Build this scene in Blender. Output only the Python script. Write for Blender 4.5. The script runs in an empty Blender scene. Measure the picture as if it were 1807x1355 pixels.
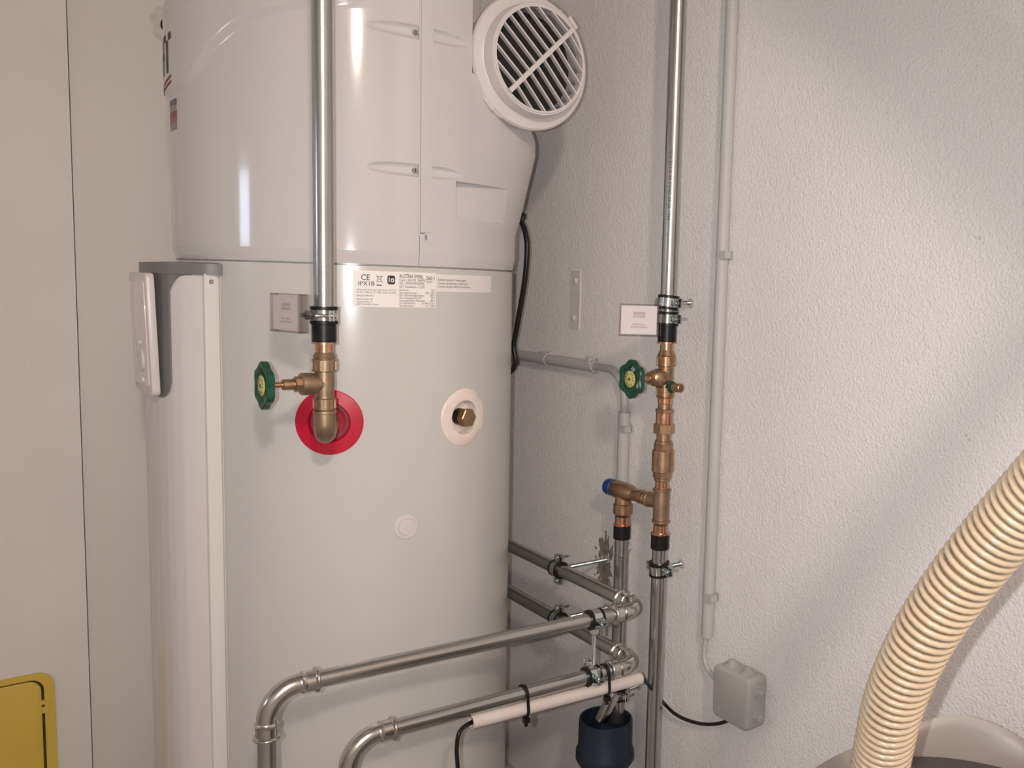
import bpy, math, random
from mathutils import Vector as V, Matrix

random.seed(4)
SC = bpy.context.scene
COL = SC.collection
PI = math.pi

# ------------------------------------------------------------------ camera
# image 1807 x 1355; principal point at pixel (1147, 677.5), i.e. a cropped frame
FPX, PPX, PPY = 1620.0, 1147.0, 677.5
EYE = 1.22
MW = ((0.7835, -0.0415, 0.6200), (-0.6206, -0.1032, 0.7773), (0.0318, -0.9938, -0.1066))
cam_d = bpy.data.cameras.new('camera')
cam = bpy.data.objects.new('camera', cam_d)
COL.objects.link(cam)
cam_d.sensor_fit = 'HORIZONTAL'
cam_d.sensor_width = 36.0
cam_d.lens = FPX / 1807.0 * 36.0
cam_d.shift_x = -(PPX - 903.5) / 1807.0
cam_d.clip_start = 0.01
rt = V([r[0] for r in MW]); dn = V([r[1] for r in MW]); fw = V([r[2] for r in MW])
fw.normalize(); rt = (rt - fw * rt.dot(fw)).normalized(); up = rt.cross(fw)
m = Matrix((rt, up, -fw)).transposed().to_4x4()
m.translation = V((0, 0, EYE))
cam.matrix_world = m
SC.camera = cam

# ------------------------------------------------------------------ world, lamps, exposure
w = bpy.data.worlds.new('world'); SC.world = w; w.use_nodes = True
w.node_tree.nodes['Background'].inputs[0].default_value = (0.85, 0.92, 1.0, 1)
w.node_tree.nodes['Background'].inputs[1].default_value = 0.05
LAMP = V((-0.32, -1.25, 2.30))
def light(name, kind, loc, power, col, size):
    d = bpy.data.lights.new(name, kind); d.energy = power; d.color = col
    if kind == 'POINT': d.shadow_soft_size = size
    o = bpy.data.objects.new(name, d); COL.objects.link(o); o.location = loc
    return o
flash = light('phone_flash', 'SPOT', (V((0, 0, EYE)) - rt * 0.044 + up * 0.004 - fw * 0.005), 38.0, (0.98, 0.985, 1.0), 0.006)
flash.data.spot_size = math.radians(91); flash.data.spot_blend = 1.0; flash.data.shadow_soft_size = 0.006
flash.rotation_euler = m.to_euler()
globe = light('ceiling_lamp_bulb', 'POINT', LAMP, 98.0, (1.0, 0.84, 0.72), 0.08)
day = light('window_daylight', 'AREA', (-1.985, 1.60, EYE + 0.25), 3.0, (0.66, 0.78, 1.0), 0.3)
day.data.shape = 'RECTANGLE'; day.data.size = 0.30; day.data.size_y = 0.30
day.rotation_euler = (0, -PI / 2, 0)
SC.view_settings.view_transform = 'Standard'
SC.view_settings.look = 'None'
SC.view_settings.exposure = 0.0
SC.view_settings.gamma = 1.0
SC.view_settings.use_curve_mapping = False

# ------------------------------------------------------------------ pixel -> place helpers
def ray(px, py):
    c = ((px - PPX) / FPX, (py - PPY) / FPX, 1.0)
    return V([sum(MW[i][k] * c[k] for k in range(3)) for i in range(3)])
def onx(px, py, x): r = ray(px, py); return r * (x / r.x) + V((0, 0, EYE))
def ony(px, py, y): r = ray(px, py); return r * (y / r.y) + V((0, 0, EYE))
def zat(px, py, xy):
    r = ray(px, py); return EYE + r.z * math.hypot(*xy) / math.hypot(r.x, r.y)
TC = V((0.661, 1.762)); RB = 0.3055; RC = 0.3105
def tank(px, py, R=RB):
    r = ray(px, py); a = r.x * r.x + r.y * r.y; b = r.x * TC.x + r.y * TC.y
    c = TC.x ** 2 + TC.y ** 2 - R * R
    t = (b - math.sqrt(max(0, b * b - a * c))) / a
    p = r * t
    return math.degrees(math.atan2(p.y - TC.y, p.x - TC.x)) % 360, p.z + EYE
def tp(az, z, R):
    a = math.radians(az); return V((TC.x + R * math.cos(a), TC.y + R * math.sin(a), z))

# ------------------------------------------------------------------ mesh builder
def frame(d):
    d = V(d).normalized()
    h = V((0, 0, 1)) if abs(d.z) < 0.9 else V((1, 0, 0))
    x = h.cross(d).normalized()
    return x, d.cross(x), d
class MB:
    def __init__(s): s.v = []; s.f = []
    def add(s, vs, fs):
        n = len(s.v); s.v += [V(p) for p in vs]; s.f += [tuple(n + i for i in q) for q in fs]; return s
    def lathe(s, p, d, prof, seg=32, caps=True, rfun=None):
        x, y, d = frame(d); p = V(p); vs = []; fs = []
        for t, r in prof:
            for k in range(seg):
                a = 2 * PI * k / seg
                rr = r * (rfun(a) if rfun else 1)
                vs.append(p + d * t + (x * math.cos(a) + y * math.sin(a)) * rr)
        for i in range(len(prof) - 1):
            for k in range(seg):
                k2 = (k + 1) % seg
                fs.append((i * seg + k, i * seg + k2, (i + 1) * seg + k2, (i + 1) * seg + k))
        if caps:
            fs.append(tuple(range(seg))[::-1]); n = (len(prof) - 1) * seg
            fs.append(tuple(n + k for k in range(seg)))
        return s.add(vs, fs)
    def cyl(s, a, b, r, seg=28, bev=0.0):
        a = V(a); b = V(b); L = (b - a).length
        pr = [(0, r), (L, r)] if not bev else [(0, r - bev), (bev, r), (L - bev, r), (L, r - bev)]
        return s.lathe(a, b - a, pr, seg)
    def tube(s, path, rad, seg=20, caps=True):
        path = [V(p) for p in path]; n = len(path); vs = []; fs = []
        t0 = (path[1] - path[0]).normalized(); x, y, _ = frame(t0); pt = t0
        for i, p in enumerate(path):
            t = (path[min(i + 1, n - 1)] - path[max(i - 1, 0)]).normalized()
            q = pt.rotation_difference(t); x = q @ x; y = q @ y; pt = t
            for k in range(seg):
                a = 2 * PI * k / seg
                r = rad(i, a) if callable(rad) else rad
                vs.append(p + (x * math.cos(a) + y * math.sin(a)) * r)
        for i in range(n - 1):
            for k in range(seg):
                k2 = (k + 1) % seg
                fs.append((i * seg + k, i * seg + k2, (i + 1) * seg + k2, (i + 1) * seg + k))
        if caps:
            fs.append(tuple(range(seg))[::-1]); fs.append(tuple((n - 1) * seg + k for k in range(seg)))
        return s.add(vs, fs)
    def ring(s, p, d, r0, r1, h, seg=36):
        x, y, d = frame(d); p = V(p) - d * h / 2; vs = []; fs = []
        for t, r in ((0, r0), (0, r1), (h, r1), (h, r0)):
            for k in range(seg):
                a = 2 * PI * k / seg; vs.append(p + d * t + (x * math.cos(a) + y * math.sin(a)) * r)
        for i in range(4):
            j = (i + 1) % 4
            for k in range(seg):
                k2 = (k + 1) % seg; fs.append((i * seg + k, i * seg + k2, j * seg + k2, j * seg + k))
        return s.add(vs, fs)
    def box(s, c, ax, half, bev=0.0):
        c = V(c); ax = [V(a).normalized() for a in ax]; hx, hy, hz = half
        if bev <= 0:
            vs = [c + ax[0] * (sx * hx) + ax[1] * (sy * hy) + ax[2] * (sz * hz) for sx in (-1, 1) for sy in (-1, 1) for sz in (-1, 1)]
            return s.add(vs, [(0, 1, 3, 2), (4, 6, 7, 5), (0, 4, 5, 1), (2, 3, 7, 6), (0, 2, 6, 4), (1, 5, 7, 3)])
        return s.rbox(c, ax, half, bev)
    def rbox(s, c, ax, half, bev, n=5):
        # rounded outline in ax0/ax1, small edge rounding along ax2
        hx, hy, hz = half
        def loop(inset, z):
            out = []
            R = max(bev - inset, 0.0004)
            for qx, qy, a0 in ((1, 1, 0), (-1, 1, PI / 2), (-1, -1, PI), (1, -1, 1.5 * PI)):
                for k in range(n + 1):
                    a = a0 + PI / 2 * k / n
                    out.append(V(c) + ax[0] * (qx * (hx - inset - R) + R * math.cos(a)) + ax[1] * (qy * (hy - inset - R) + R * math.sin(a)) + ax[2] * z)
            return out
        e = min(bev * 0.4, hz * 0.5)
        L = [loop(e, -hz), loop(e * 0.3, -hz + e * 0.3), loop(0, -hz + e), loop(0, hz - e), loop(e * 0.3, hz - e * 0.3), loop(e, hz)]
        N = len(L[0]); vs = [p for l in L for p in l]; fs = []
        for i in range(len(L) - 1):
            for k in range(N):
                k2 = (k + 1) % N; fs.append((i * N + k, i * N + k2, (i + 1) * N + k2, (i + 1) * N + k))
        fs.append(tuple(range(N))[::-1]); fs.append(tuple((len(L) - 1) * N + k for k in range(N)))
        return s.add(vs, fs)
    def grid(s, us, vs_, fn, close=False):
        P = [fn(u, v) for v in vs_ for u in us]; nu = len(us); fs = []
        for j in range(len(vs_) - 1):
            for i in range(nu - 1):
                fs.append((j * nu + i, j * nu + i + 1, (j + 1) * nu + i + 1, (j + 1) * nu + i))
        return s.add(P, fs)
    def prism(s, poly, o, ux, uy, d, h):
        o = V(o); ux = V(ux); uy = V(uy); d = V(d); n = len(poly)
        vs = [o + ux * a + uy * b for a, b in poly] + [o + ux * a + uy * b + d * h for a, b in poly]
        fs = [tuple(range(n))[::-1], tuple(range(n, 2 * n))] + [(k, (k + 1) % n, n + (k + 1) % n, n + k) for k in range(n)]
        return s.add(vs, fs)

def build(name, mb, mat, parent=None, label=None, cat=None, group=None, kind=None, sharp=35, origin=None):
    import bmesh
    me = bpy.data.meshes.new(name)
    if parent is None:
        if origin is None:
            xs = [p.x for p in mb.v]; ys = [p.y for p in mb.v]; zs = [p.z for p in mb.v]
            origin = V(((min(xs) + max(xs)) / 2, (min(ys) + max(ys)) / 2, min(zs)))
        off = V(origin)
    else:
        q = parent
        while q.parent: q = q.parent
        off = V(q.location)
    me.from_pydata([tuple(p - off) for p in mb.v], [], mb.f)
    bm = bmesh.new(); bm.from_mesh(me)
    bmesh.ops.recalc_face_normals(bm, faces=bm.faces); bm.to_mesh(me); bm.free()
    me.polygons.foreach_set('use_smooth', [True] * len(me.polygons))
    me.set_sharp_from_angle(angle=math.radians(sharp))
    me.materials.append(mat); me.update()
    o = bpy.data.objects.new(name, me); COL.objects.link(o)
    if parent is None: o.location = off
    else: o.parent = parent
    tag(o, label, cat, group, kind)
    return o
def tag(o, label=None, cat=None, group=None, kind=None):
    if label: o['label'] = label
    if cat: o['category'] = cat
    if group: o['group'] = group
    if kind: o['kind'] = kind
def thing(name, loc, label, cat, group=None):
    o = bpy.data.objects.new(name, None); COL.objects.link(o); o.location = loc; o.empty_display_size = 0.02
    tag(o, label, cat, group); return o

# ------------------------------------------------------------------ materials
def mat(name, col, rough=0.5, metal=0.0, noise=0.0, nscale=40, bump=0.0, bscale=200, coat=0.0, spec=0.5, rvar=0.0, stretch=None, trans=0.0, emit=None):
    m = bpy.data.materials.new(name); m.use_nodes = True
    nt = m.node_tree; b = nt.nodes['Principled BSDF']
    b.inputs['Base Color'].default_value = (*col, 1); b.inputs['Roughness'].default_value = rough
    b.inputs['Metallic'].default_value = metal; b.inputs['Coat Weight'].default_value = coat
    b.inputs['Coat Roughness'].default_value = 0.05
    b.inputs['Specular IOR Level'].default_value = spec
    b.inputs['Transmission Weight'].default_value = trans
    if emit:
        b.inputs['Emission Color'].default_value = (*emit[0], 1); b.inputs['Emission Strength'].default_value = emit[1]
    tc = nt.nodes.new('ShaderNodeTexCoord'); mp = nt.nodes.new('ShaderNodeMapping')
    nt.links.new(tc.outputs['Object'], mp.inputs['Vector'])
    if stretch: mp.inputs['Scale'].default_value = stretch
    if noise or rvar:
        n = nt.nodes.new('ShaderNodeTexNoise'); n.inputs['Scale'].default_value = nscale; n.inputs['Detail'].default_value = 5
        nt.links.new(mp.outputs['Vector'], n.inputs['Vector'])
        if noise:
            r = nt.nodes.new('ShaderNodeMapRange')
            r.inputs['From Min'].default_value = 0.3; r.inputs['From Max'].default_value = 0.7
            r.inputs['To Min'].default_value = 1 - noise; r.inputs['To Max'].default_value = 1 + noise
            mx = nt.nodes.new('ShaderNodeVectorMath'); mx.operation = 'MULTIPLY'; mx.inputs[0].default_value = col
            nt.links.new(n.outputs['Fac'], r.inputs['Value']); nt.links.new(r.outputs['Result'], mx.inputs[1])
            nt.links.new(mx.outputs['Vector'], b.inputs['Base Color'])
        if rvar:
            r2 = nt.nodes.new('ShaderNodeMapRange')
            r2.inputs['To Min'].default_value = max(0.02, rough - rvar); r2.inputs['To Max'].default_value = rough + rvar
            nt.links.new(n.outputs['Fac'], r2.inputs['Value']); nt.links.new(r2.outputs['Result'], b.inputs['Roughness'])
    if bump:
        n2 = nt.nodes.new('ShaderNodeTexNoise'); n2.inputs['Scale'].default_value = bscale; n2.inputs['Detail'].default_value = 3
        bp = nt.nodes.new('ShaderNodeBump'); bp.inputs['Strength'].default_value = bump; bp.inputs['Distance'].default_value = 0.002
        nt.links.new(mp.outputs['Vector'], n2.inputs['Vector']); nt.links.new(n2.outputs['Fac'], bp.inputs['Height'])
        nt.links.new(bp.outputs['Normal'], b.inputs['Normal'])
    return m
M = dict(
    stucco=mat('stucco', (0.80, 0.768, 0.752), 0.85, noise=0.03, nscale=3, bump=0.9, bscale=250),
    plaster=mat('plaster', (0.75, 0.715, 0.68), 0.8, noise=0.04, nscale=4, bump=0.12, bscale=60),
    panel=mat('panel', (0.70, 0.67, 0.63), 0.7, noise=0.03, nscale=3, bump=0.05, bscale=80),
    room=mat('room_paint', (0.46, 0.46, 0.46), 0.85, noise=0.03, nscale=3),
    floor=mat('floor_concrete', (0.36, 0.35, 0.34), 0.6, noise=0.1, nscale=6),
    cover=mat('white_plastic', (0.60, 0.57, 0.565), 0.11, noise=0.01, nscale=2, coat=0.3),
    body=mat('enamelled_steel', (0.575, 0.555, 0.53), 0.20, noise=0.01, nscale=2, coat=0.15),
    colm=mat('column_plastic', (0.63, 0.595, 0.585), 0.25, noise=0.01, nscale=2),
    strip=mat('strip_plastic', (0.72, 0.70, 0.665), 0.2, noise=0.01, nscale=2, coat=0.3),
    grey=mat('grey_plastic', (0.17, 0.165, 0.16), 0.4, noise=0.02, nscale=10),
    display=mat('panel_gloss', (0.70, 0.62, 0.62), 0.06, noise=0.01, nscale=2, coat=0.6),
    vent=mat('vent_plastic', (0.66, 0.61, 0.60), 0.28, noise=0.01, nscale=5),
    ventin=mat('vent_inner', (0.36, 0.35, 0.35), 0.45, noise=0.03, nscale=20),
    black=mat('void_shade_black', (0.012, 0.011, 0.011), 0.8, noise=0.3, nscale=120),  # black standing for the shade inside hole, duct and tube ends
    rubber=mat('black_rubber', (0.008, 0.0075, 0.0075), 0.38, spec=0.35, noise=0.1, nscale=60),
    cable=mat('black_cable', (0.010, 0.009, 0.009), 0.38, spec=0.4, noise=0.1, nscale=60),
    steel=mat('galvanised_pipe', (0.49, 0.495, 0.49), 0.24, 0.95, noise=0.05, nscale=9, rvar=0.05),
    steelh=mat('galvanised_pipe_run', (0.47, 0.465, 0.45), 0.24, 0.95, noise=0.05, nscale=9, rvar=0.05),
    fitting=mat('press_fitting', (0.60, 0.58, 0.55), 0.22, 1.0, noise=0.12, nscale=40, rvar=0.1),
    zinc=mat('zinc_clamp', (0.62, 0.66, 0.66), 0.16, 1.0, noise=0.08, nscale=60, rvar=0.08),
    brass=mat('brass', (0.48, 0.31, 0.185), 0.34, 0.95, noise=0.14, nscale=55, rvar=0.1, bump=0.08, bscale=500),
    bronze=mat('dull_brass', (0.39, 0.275, 0.175), 0.45, 0.9, noise=0.16, nscale=45, rvar=0.1, bump=0.12, bscale=400),
    copper=mat('copper', (0.72, 0.39, 0.25), 0.25, 1.0, noise=0.12, nscale=60, rvar=0.1),
    green=mat('green_handwheel', (0.007, 0.065, 0.036), 0.35, noise=0.12, nscale=60),
    yellowd=mat('yellow_disc', (0.62, 0.55, 0.16), 0.35, noise=0.06, nscale=80),
    red=mat('red_plastic', (0.52, 0.004, 0.03), 0.3, noise=0.05, nscale=30),
    cream=mat('cream_plastic', (0.82, 0.70, 0.63), 0.3, noise=0.02, nscale=30),
    foil=mat('clear_film', (0.42, 0.10, 0.12), 0.15, noise=0.08, nscale=60),
    blue=mat('blue_cap', (0.01, 0.06, 0.22), 0.35, noise=0.05, nscale=60),
    funnel=mat('blue_grey_plastic', (0.016, 0.022, 0.040), 0.42, spec=0.35, noise=0.06, nscale=25),
    conduit=mat('grey_conduit', (0.47, 0.455, 0.45), 0.5, noise=0.03, nscale=10),
    hoseg=mat('grey_flexible_pipe', (0.42, 0.39, 0.405), 0.4, noise=0.03, nscale=10),
    boxg=mat('junction_box_grey', (0.43, 0.41, 0.39), 0.5, noise=0.02, nscale=10),
    pvc=mat('white_tube', (0.64, 0.56, 0.52), 0.4, noise=0.03, nscale=20),
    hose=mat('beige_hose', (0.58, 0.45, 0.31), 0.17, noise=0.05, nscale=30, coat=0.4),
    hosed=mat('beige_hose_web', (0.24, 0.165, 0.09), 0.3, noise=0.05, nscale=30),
    tub=mat('beige_grey_plastic', (0.29, 0.255, 0.23), 0.35, noise=0.03, nscale=8),
    lid=mat('dark_grey_lid', (0.10, 0.09, 0.09), 0.55, noise=0.08, nscale=30),
    yellow=mat('yellow_plastic', (0.70, 0.49, 0.075), 0.4, noise=0.03, nscale=12),
    gap=mat('yellow_gap_dark', (0.07, 0.045, 0.01), 0.9, noise=0.4, nscale=90),
    paper=mat('label_paper', (0.86, 0.80, 0.77), 0.5, noise=0.01, nscale=10),
    card=mat('sign_card', (0.70, 0.66, 0.66), 0.5, noise=0.01, nscale=10),
    film=mat('white_film', (0.80, 0.745, 0.715), 0.35, noise=0.01, nscale=10),
    ink=mat('black_ink', (0.02, 0.018, 0.018), 0.5, noise=0.05, nscale=50),
    greyink=mat('grey_ink', (0.10, 0.095, 0.09), 0.5, noise=0.05, nscale=50),
    redink=mat('red_ink', (0.30, 0.02, 0.04), 0.5, noise=0.05, nscale=50),
    mortar=mat('exposed_mortar', (0.27, 0.215, 0.18), 0.95, noise=0.35, nscale=70, bump=0.6, bscale=90),
    painted=mat('painted_plate', (0.66, 0.625, 0.60), 0.5, noise=0.04, nscale=20, bump=0.1, bscale=120),
    screw=mat('screw_steel', (0.55, 0.54, 0.52), 0.25, 1.0, noise=0.05, nscale=80),
    windowf=mat('window_frame', (0.7, 0.7, 0.7), 0.4, noise=0.02, nscale=10),
)
def clear_mat(tint):
    m = bpy.data.materials.new('clear_acrylic'); m.use_nodes = True; nt = m.node_tree; nt.nodes.clear()
    out = nt.nodes.new('ShaderNodeOutputMaterial'); mx = nt.nodes.new('ShaderNodeMixShader')
    tr = nt.nodes.new('ShaderNodeBsdfTransparent'); tr.inputs[0].default_value = (tint, tint * .985, tint * .985, 1)
    gl = nt.nodes.new('ShaderNodeBsdfGlossy'); gl.inputs['Roughness'].default_value = 0.05; gl.inputs[0].default_value = (0.95, 0.93, 0.93, 1)
    fr = nt.nodes.new('ShaderNodeLayerWeight'); fr.inputs[0].default_value = 0.12
    n = nt.nodes.new('ShaderNodeTexNoise'); n.inputs['Scale'].default_value = 60
    bp = nt.nodes.new('ShaderNodeBump'); bp.inputs['Strength'].default_value = 0.05
    nt.links.new(n.outputs['Fac'], bp.inputs['Height']); nt.links.new(bp.outputs['Normal'], gl.inputs['Normal'])
    nt.links.new(fr.outputs['Facing'], mx.inputs[0]); nt.links.new(tr.outputs[0], mx.inputs[1]); nt.links.new(gl.outputs[0], mx.inputs[2])
    nt.links.new(mx.outputs[0], out.inputs[0])
    return m
M['clear'] = clear_mat(0.985)
M['clear_edge'] = clear_mat(0.80)
for n_ in M['stucco'].node_tree.nodes:
    if n_.type == 'BUMP': n_.inputs['Distance'].default_value = 0.0022; n_.inputs['Strength'].default_value = 1.0

# ------------------------------------------------------------------ lettering
def text_verts(s, size, align='LEFT', cond=1.0, bold=0.0):
    cu = bpy.data.curves.new('lettering', 'FONT'); cu.body = s; cu.size = size; cu.align_x = align
    cu.resolution_u = 2; cu.offset = bold
    o = bpy.data.objects.new('lettering_tmp', cu); COL.objects.link(o)
    me = o.to_mesh()
    vs = [(v.co.x * cond, v.co.y) for v in me.vertices]; fs = [tuple(p.vertices) for p in me.polygons]
    o.to_mesh_clear(); bpy.data.objects.remove(o); bpy.data.curves.remove(cu)
    return vs, fs
def put_text(mb, s, size, fn, x=0, y=0, align='LEFT', cond=1.0, bold=0.0):
    vs, fs = text_verts(s, size, align, cond, bold)
    mb.add([fn(a + x, b + y) for a, b in vs], fs); return mb

# ================================================================== THE ROOM
WX = 1.13; LY = 2.15; X0 = -2.0; Y0 = -2.4; H = 2.5
AX = (V((1, 0, 0)), V((0, 1, 0)), V((0, 0, 1)))
def slab(name, lo, hi, m_, **k):
    lo = V(lo); hi = V(hi)
    return build(name, MB().box((lo + hi) / 2, AX, (hi - lo) / 2), m_, kind='structure', **k)
wall_right = slab('wall_right', (WX, Y0 - .1, 0), (WX + .1, LY + .1, H), M['stucco'], label='white stucco wall behind the pipes')
slab('floor', (X0 - .1, Y0 - .1, -.1), (WX + .1, LY + .1, 0), M['floor'], label='grey concrete floor')
slab('ceiling', (X0 - .1, Y0 - .1, H), (WX + .1, LY + .1, H + .1), M['room'], label='pale painted ceiling')
slab('wall_front', (X0 - .1, Y0 - .1, 0), (WX, Y0, H), M['room'], label='pale wall behind the viewer')
slab('wall_left', (X0 - .1, Y0, 0), (X0, LY + .1, H), M['room'], label='pale wall with the window')
xj = ony(140, 677, LY).x
slab('wall_back', (xj + 0.0012, LY, 0), (WX, LY + .1, H), M['panel'], label='smooth greenish grey wall panel beside the water heater')
slab('wall_back_plaster', (X0, LY - 0.007, 0), (xj - 0.0012, LY + .1, H), M['plaster'], label='pale plastered wall around the yellow box')
# window on the left wall (its daylight shows as a reflection in the heater)
wroot = thing('window_1', (X0, 1.60, EYE + .08), 'small white framed window', None); wroot['kind'] = 'structure'
wm = MB()
for cy, cz, hy, hz in ((1.60, EYE + .08, .20, .02), (1.60, EYE + .46, .20, .02), (1.42, EYE + .27, .02, .17), (1.78, EYE + .27, .02, .17)):
    wm.box((X0 + .015, cy, cz), AX, (.015, hy, hz))
build('window_frame', wm, M['windowf'], wroot)
build('window_pane', MB().box((X0 + .004, 1.60, EYE + .27), AX, (.003, .16, .17)), mat('pane', (.8, .85, .9), .1, noise=.01), wroot)
# ceiling lamp
cl = thing('ceiling_lamp', (LAMP.x, LAMP.y, H - 0.2), 'round globe ceiling lamp', 'lamp')
build('lamp_base', MB().lathe((LAMP.x, LAMP.y, H), (0, 0, -1), [(0, .07), (.03, .07), (.05, .04), (.09, .035)]), M['windowf'], cl)
globe.parent = cl; globe.location = (0, 0, LAMP.z - (H - 0.2))

# black disc painted as the dark of a hole, ringed with crumbled plaster
hp = ony(293, 45, LY)
hm = MB()
random.seed(9)
hm.lathe(hp + V((0.004, -0.0004, 0)), (0, -1, 0), [(0, .034), (.001, .033), (.0015, .030)], 36, True, lambda a: 1 + .10 * math.sin(3 * a + 1) + .06 * math.sin(7 * a))
build('plaster_ring', hm, mat('filler', (.62, .58, .53), .9, noise=.12, nscale=60, bump=.5, bscale=90), bpy.data.objects['wall_back'])
build('hole_shade', MB().lathe(hp + V((0.006, -0.0022, 0)), (0, -1, 0), [(0, .017), (.0006, .0165)], 28), M['black'], bpy.data.objects['wall_back'])

# ---- yellow recessed box in the plaster wall
YP = LY - 0.007
gx = onx(0, 0, 1) and ony(99, 1290, YP).x
gz = ony(60, 1188, YP).z
gy = thing('gas_meter_box', (gx - .16, YP, gz - .40), 'yellow plastic gas box with hinged cover set in the plaster wall', 'box')
def rr(hw, hh, r, n=8):
    out = []
    for qx, qy, a0 in ((1, 1, 0), (-1, 1, PI / 2), (-1, -1, PI), (1, -1, 1.5 * PI)):
        for k in range(n + 1):
            a = a0 + PI / 2 * k / n; out.append((qx * (hw - r) + r * math.cos(a), qy * (hh - r) + r * math.sin(a)))
    return out
cx, cz = gx - .16, gz - .20
def frame_ring(outer, inner, y0, y1):
    mb = MB(); n = len(outer)
    vs = []
    for y, lp in ((y0, outer), (y1, outer), (y1, inner), (y0, inner)):
        vs += [V((cx + a, y, cz + b)) for a, b in lp]
    fs = []
    for i in range(4):
        j = (i + 1) % 4
        for k in range(n):
            fs.append((i * n + k, i * n + (k + 1) % n, j * n + (k + 1) % n, j * n + k))
    return mb.add(vs, fs)
build('box_frame', frame_ring(rr(.16, .20, .030), rr(.142, .189, .024), YP - .0001, YP - .007), M['yellow'], gy)
build('gap_recess', MB().prism(rr(.145, .190, .022), (cx, YP - .0002, cz), (1, 0, 0), (0, 0, 1), (0, -1, 0), .0012), M['gap'], gy, label='dark brown gap around the yellow cover')  # dark brown sheet filling the gap between frame and cover
cov = build('box_cover', MB().rbox(V((cx - .0012, YP - .0035, cz - .0005)), (V((1, 0, 0)), V((0, 0, 1)), V((0, -1, 0))), (.1385, .1862, .0028), .022), M['yellow'], gy)
em = MB(); put_text(em, 'GAS', .030, lambda a, b: V((cx + .012 + a, YP - .0066, cz + .142 + b)))
build('embossed_lettering', em, M['yellow'], cov, label='raised letters on the yellow cover')
hz = ony(83, 1240, YP).z
hg = MB()
hg.box((gx - .0210, YP - .0072, hz + .006), AX, (.006, .003, .004)).box((gx - .0178, YP - .0075, hz - .010), AX, (.005, .003, .006))
hg.box((gx - .0140, YP - .0078, hz - .006), AX, (.0022, .0022, .010))
build('hinge', hg, M['yellow'], gy)

# ================================================================== WATER HEATER
wh = thing('water_heater', (TC.x, TC.y, 0), 'tall white heat pump water heater with air vent on top', 'water heater')
def lin(a, b, n): return [a + (b - a) * i / n for i in range(n + 1)]
def sst(a, b, x):
    t = min(1, max(0, (x - a) / (b - a))); return t * t * (3 - 2 * t)
ZS = tank(600, 464, RC)[1]
ROS = [(*tank(581, 745), .0540), (*tank(819, 736), .0515), (*tank(717, 930), .0215)]
def body_r(az, z):
    r = RB
    if z > ZS - .0022: r -= .008
    for a0, z0, R0 in ROS[:2]:
        d = math.hypot(math.radians(az - a0) * RB, z - z0)
        if d < .034: r -= .026
    return r
ZS = tank(600, 464, RC)[1]
bz = lin(0.05, .9, 60) + lin(.904, 1.05, 60) + lin(1.055, ZS - .003, 24) + [ZS - .0021, ZS + .03]
ba = sorted(lin(120, 225, 44) + lin(226, 300, 150) + lin(301, 480, 72))
build('tank_body', MB().grid(ba, bz, lambda a, z: tp(a, z, body_r(a, z))), M['body'], wh, label='pale grey enamelled tank jacket')
build('base_ring', MB().lathe((TC.x, TC.y, 0.0), (0, 0, 1), [(0, .27), (.05, .27), (.055, RB - .001)], 64), M['grey'], wh)

# upper cover ---------------------------------------------------------------
arch = [tank(*q, RC) for q in ((303, 166), (330, 150), (345, 135), (376, 83), (408, 53), (451, 28), (551, 5), (630, 6), (700, 3), (760, -30))]
arch[0] = (178.5, arch[0][1])
def arch_z(az):
    if az <= arch[0][0]: return arch[0][1]
    for (a0, z0), (a1, z1) in zip(arch, arch[1:]):
        if az <= a1: return z0 + (z1 - z0) * (az - a0) / (a1 - a0)
    return arch[-1][1]
ZDOME = tank(306, 17, RC)[1]
REC = []
for (x0, y0), (x1, y1), (sx, sy) in (((648, 47), (828, 71), (742, 58)), ((648, 294), (816, 307), (738, 301))):
    REC.append((tank(x0, y0, RC)[0], tank(x1, y1, RC)[0], tank(sx, sy, RC)[1]))
PK = (tank(805, 320, RC)[0], 307.0, tank(805, 386, RC)[1], tank(805, 320, RC)[1])
ACUT = tank(833, 60, RC)[0]
ZC0 = tank(832, 128, RC)[1]; ZC1 = 1.478
ZB0 = tank(880, 400, RC)[1]
ZTOP = 1.93
def cover_r(az, z):
    r = RC
    if z < ZS + .021: r -= .0044 * (1 - (z - ZS) / .021)
    # draft to the joint and raised fascia above the arch
    r += .0065 * sst(arch_z(az) - .008, arch_z(az) + .010, z) * (1 - sst(235, 262, az))
    zd = ZDOME + max(0, (az - 170)) * .0030
    if z > zd: r -= min(.16, (z - zd) * .55 + (z - zd) ** 2 * .8) * (1 - sst(180, 225, az))
    if z > 1.80: r -= (z - 1.80) ** 2 * 3
    for a0, a1, zr in REC:
        t = (az - a0) / (a1 - a0)
        if 0 < t < 1:
            hw = .0090 * math.sqrt(max(0, 1 - abs(2 * t - 1) ** 3.2))
            d = abs(z - zr)
            if hw > 1e-5 and d < hw * 1.15: r -= .0060 * (hw / .009) * (1 - (d / (hw * 1.15)) ** 4)
    # shoulder for the air duct
    g = sst(284, 330, az) * (1 - sst(355, 395, az))
    r += .036 * g * min(1.0, max(0.0, (z - ZB0 + .015) / (ZC1 - ZB0)))
    if PK[0] < az < PK[1] and PK[2] < z < PK[3]:
        r -= .022 * (1 - (az - PK[0]) / (PK[1] - PK[0]))
    return r
eps = .0006
ZL0 = sorted(set([ZS, ZS + .021, PK[2] - eps, PK[2] + eps, PK[3] - eps, PK[3] + eps] + lin(ZS + .022, 1.41, 80)))
ZL0 = [z for z in ZL0 if not (PK[2] - eps < z < PK[2] + eps or PK[3] - eps < z < PK[3] + eps)]
az_l = sorted(set(lin(118, 245, 120) + lin(245, ACUT, 96)))
z_l = sorted(set(ZL0 + lin(1.41, 1.66, 100) + lin(1.66, ZTOP, 30)))
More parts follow.
